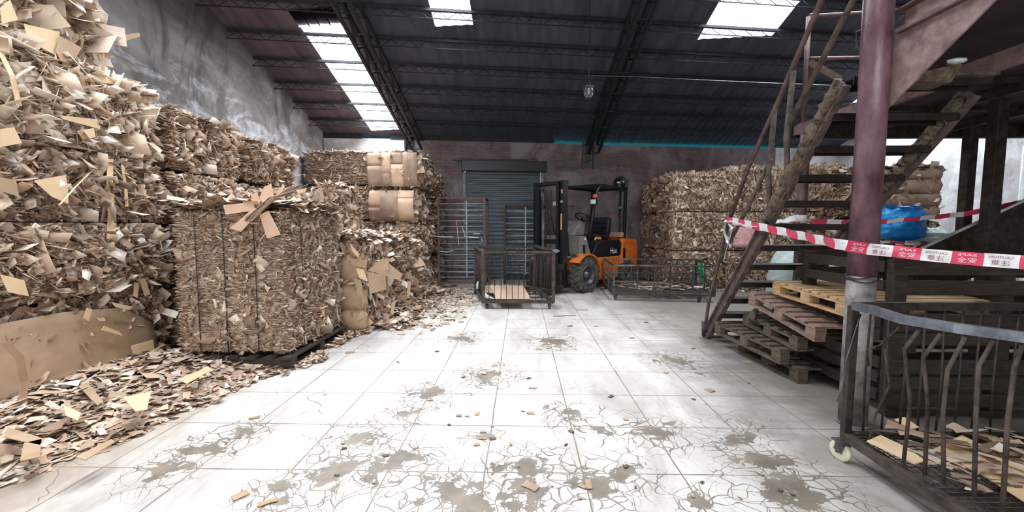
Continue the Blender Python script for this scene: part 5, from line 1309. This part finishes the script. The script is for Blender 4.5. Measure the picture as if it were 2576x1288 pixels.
for s_ in (1, -1):
    m = FB(); m.box((-.33, s_*.52, 1.88), (.07, .14, .11)); ll = fb(m, 'head_lamp', M_black, FK, .015)
    m = FB(); m.box((-.29, s_*.52, 1.88), (.015, .12, .09)); fb(m, 'lamp_lens', M_lens, ll, .004)
    m = FB(); m.lathe([(0, 0), (.05, 0), (.055, .05), (.04, .08), (0, .085)], (-.36, s_*.52, 1.96), (0, 0, 1), 14); fb(m, 'amber_indicator', M_amber, ll, 0)
# mast
ms = FB()
MXx = .5
for s_ in (1, -1):
    ms.bb(MXx-.09, MXx+.05, s_*.37-.04, s_*.37+.04, .12, 2.28)
fb(ms, 'outer_mast', M_black, FK, .006)
m = FB()
for s_ in (1, -1): m.bb(MXx-.03, MXx+.1, s_*.28-.028, s_*.28+.028, .14, 2.26)
m.bb(MXx-.02, MXx+.08, -.3, .3, 2.2, 2.27); m.bb(MXx-.02, MXx+.05, -.3, .3, .3, .38); fb(m, 'inner_mast', M_black, FK, .004)
for bx_ in ((-.1, -.05, 2.2, 2.28), (-.12, -.07, 1.0, 1.1), (-.12, -.07, .15, .3)):
    m = FB(); m.bb(MXx+bx_[0], MXx+bx_[1], -.41, .41, bx_[2], bx_[3]); fb(m, 'mast_crossbar', M_black, FK, .004)
for s_ in (1, -1): m = FB(); m.cyl((MXx-.03, s_*.2, .15), (MXx-.03, s_*.2, 1.75), .035, 12); m.cyl((MXx-.03, s_*.2, 1.7), (MXx-.03, s_*.2, 2.15), .02, 10); fb(m, 'lift_cylinder', M_steel_grey, FK, 0)
m = FB()
for s_ in (.06, -.06):
    m = FB(); m.tube([(MXx+.02, s_, .5), (MXx+.04, s_, 1.2), (MXx+.02, s_, 2.1)], .012, 6); fb(m, 'lift_chain', M_steel_dk, FK, 0)
m = FB(); m.bb(MXx+.12, MXx+.17, -.5, .5, .5, .62); m.bb(MXx+.12, MXx+.17, -.5, .5, .1, .2); m.bb(MXx+.11, MXx+.14, -.44, .44, .1, .62); cg2 = fb(m, 'fork_carriage', M_steel_dk, FK, .006)
for s_ in (1, -1):
    m = FB(); m.bb(MXx+.17, MXx+.21, s_*.3-.06, s_*.3+.06, .03, .6); prismY(m, [(MXx+.17, .03), (MXx+.6, .03), (MXx+.62, .045), (MXx+.5, .075), (MXx+.17, .08)], s_*.3-.06, s_*.3+.06); fb(m, 'fork', M_steel_dk, FK, .003)
m = FB(); m.bb(MXx+.051, MXx+.054, .34, .375, 1.3, 1.62); m.bb(MXx+.051, MXx+.054, .35, .385, 2.02, 2.1); fb(m, 'warning_sticker', M_sticker, FK, 0)
m = FB(); 
for k in range(3): m.tube([(MXx+.056, .36+.02*math.cos(k*2.1)+.015*math.cos(a/8*6.283), 1.86+.012*math.sin(k*2.1)+.012*math.sin(a/8*6.283)) for a in range(8)], .003, 4, True)
fb(m, 'round_emblem', M_letter, FK, 0)
for s_ in (1, -1): m = FB(); m.cyl((MXx-.1, s_*.3, .75), (-.05, s_*.42, .66), .035, 12); fb(m, 'tilt_cylinder', M_steel_grey, FK, 0)
m = FB(); m.tube([(MXx-.1, .3, 1.5), (.3, .33, 1.2), (.25, .3, .9), (.2, .3, .7)], .012, 6); m.tube([(MXx-.1, -.1, 1.9), (.25, -.1, 1.3), (.1, -.1, 1.1)], .012, 6); fb(m, 'hydraulic_hoses', M_black, FK, 0)
m = FB(); m.box((.18, .42, .72), (.12, .2, .1)); m.cyl((.25, .44, .8), (.25, .5, .8), .035, 10); fb(m, 'valve_block', M_steel_grey, FK, .01)
m = FB(); m.tube([(MXx-.06, .41, 1.77), (MXx-.03, .52, 1.77)], .01, 6); m.box((MXx-.03, .56, 1.77), (.03, .1, .02)); fb(m, 'mirror_arm', M_steel_dk, FK, 0)
# folded cardboard on the hood and a rag on the seat
def F2W(x, y, z): return FM @ Vector((x, y, z))
t = thing('cardboard_stack', 'small stack of folded cardboard lying behind the forklift seat', 'cardboard', tuple(F2W(-1.6, .3, 1.1)))
for k_ in range(4):
    m = MB(); R3 = FM.to_3x3() @ Matrix.Rotation(random.uniform(-.1, .1), 3, 'Z'); m.box(F2W(-1.58, .22, 1.125+k_*.028), (.24, .5, .024), R3); m.build('folded_sheet', random.choice([M_sheet, M_sheet_lt, M_wrap]), t, .008)
m = MB(); pz = [F2W(-.72+random.uniform(-.1, .1), .3+random.uniform(-.1, .1), 1.075) for _ in range(7)]
m.tube([F2W(-.6, .36, 1.08), F2W(-.72, .3, 1.1), F2W(-.85, .34, 1.085), F2W(-.95, .28, 1.1), F2W(-.8, .22, 1.09)], [.02, .03, .025, .03, .02], 8); tag(m.build('cleaning_rag', M_sticker), 'crumpled yellow rag lying beside the forklift seat', 'rag')
# round black fan behind the guard
q_ = pt(1561, 463, Y=10.3)
fn = thing('work_fan', 'round black fan standing on the bale edge behind the forklift roof', 'fan', (q_.x, 10.3, 0)); fr_ = .17
fx, fz = q_.x, q_.z
m = MB(); m.tube([(fx+fr_*math.cos(k/28*6.283), 10.3, fz+fr_*math.sin(k/28*6.283)) for k in range(28)], .018, 8, True); m.build('rim', M_black, fn)
m = MB(); m.lathe([(0, -.1), (.1, -.09), (.135, -.04), (.14, .06), (.09, .12), (0, .13)], (fx-.02, 10.3, fz), (0, 1, 0), 24); m.build('motor_housing', M_black, fn)
m = MB(); m.box((fx-.08, 10.185, fz+.03), (.06, .012, .03)); m.box((fx+.04, 10.185, fz+.05), (.03, .012, .04)); m.box((fx-.05, 10.185, fz-.07), (.06, .012, .025)); m.build('painted_glints', M_lens, fn)  # small white blocks stand in for highlights on the black housing
m = MB(); m.tube([(fx, 10.3, 0), (fx, 10.3, fz-.15)], .025, 8); m.build('stand', M_black, fn)
m = MB(); q_ = pt(1560, 523, Y=10.25); m.lathe([(0, 0), (.05, 0), (.015, .1), (0, .1)], q_+Vector((.04, 0, -.0)), (-1, 0, 0), 12); tag(m.build('plastic_cone', M_green), 'small green plastic cone stuck in the bales behind the forklift guard', 'plastic')
# ------------------------------------------------------------------ hanging lamp and cable
a, b_, c_ = pt(1480, 190, Y=6.6), pt(1800, 203, Y=6.9), pt(2120, 216, Y=5.6)
cb = thing('power_cable', 'thin pale cable strung under the roof from the hanging lamp to the stairs', 'cable', tuple(a)); m = MB()
m.tube([a+Vector((0, 0, 0)), pt(1600, 193, Y=6.7), b_, pt(1960, 210, Y=6.3), c_, pt(2200, 205, Y=5.3)], .006, 6); m.build('cable_line', M_steel_grey, cb)
lp = pt(1481, 228, Y=6.6); hl = thing('pendant_lamp', 'caged glass work lamp hanging below the dark roof', 'lamp', tuple(lp))
m = MB(); m.lathe([(0, .115), (.03, .11), (.035, .08), (.085, .06), (.09, .045), (.0, .04)], lp, (0, 0, 1), 20); m.build('lamp_cap', M_steel_grey, hl)
m = MB(); m.lathe([(.06, .045), (.068, .0), (.066, -.06), (.05, -.095), (0, -.105)], lp, (0, 0, 1), 20); m.build('glass_jar', M_glass, hl)
m = MB(); m.lathe([(.02, .04), (.022, 0), (.015, -.05), (0, -.055)], lp, (0, 0, 1), 12); m.build('bulb', M_lens, hl)
m = MB()
for k in range(6): an = k/6*6.283; m.tube([lp+Vector((.075*math.cos(an), .075*math.sin(an), .045)), lp+Vector((.078*math.cos(an), .078*math.sin(an), -.05)), lp+Vector((.03*math.cos(an), .03*math.sin(an), -.115))], .003, 5)
m.tube([lp+Vector((.079*math.cos(k/16*6.283), .079*math.sin(k/16*6.283), -.03)) for k in range(16)], .003, 5, True); m.build('guard_cage', M_steel_grey, hl)
m = MB(); m.tube([lp+Vector((0, 0, .11)), lp+Vector((.015, 0, .15)), lp+Vector((0, 0, .19)), Vector((lp.x, lp.y, roof_z(lp.x, lp.y)))], .006, 6); m.build('suspension_hook', M_steel_dk, hl)
# slanted pipe on the right wall
m = MB(); m.tube([pt(2478, 520, X=RX-.04), pt(2510, 335, X=RX-.04)], .03, 8); tag(m.build('wall_pipe', M_wall_p), 'pale slanting pipe fixed to the whitewashed right wall', 'pipe')
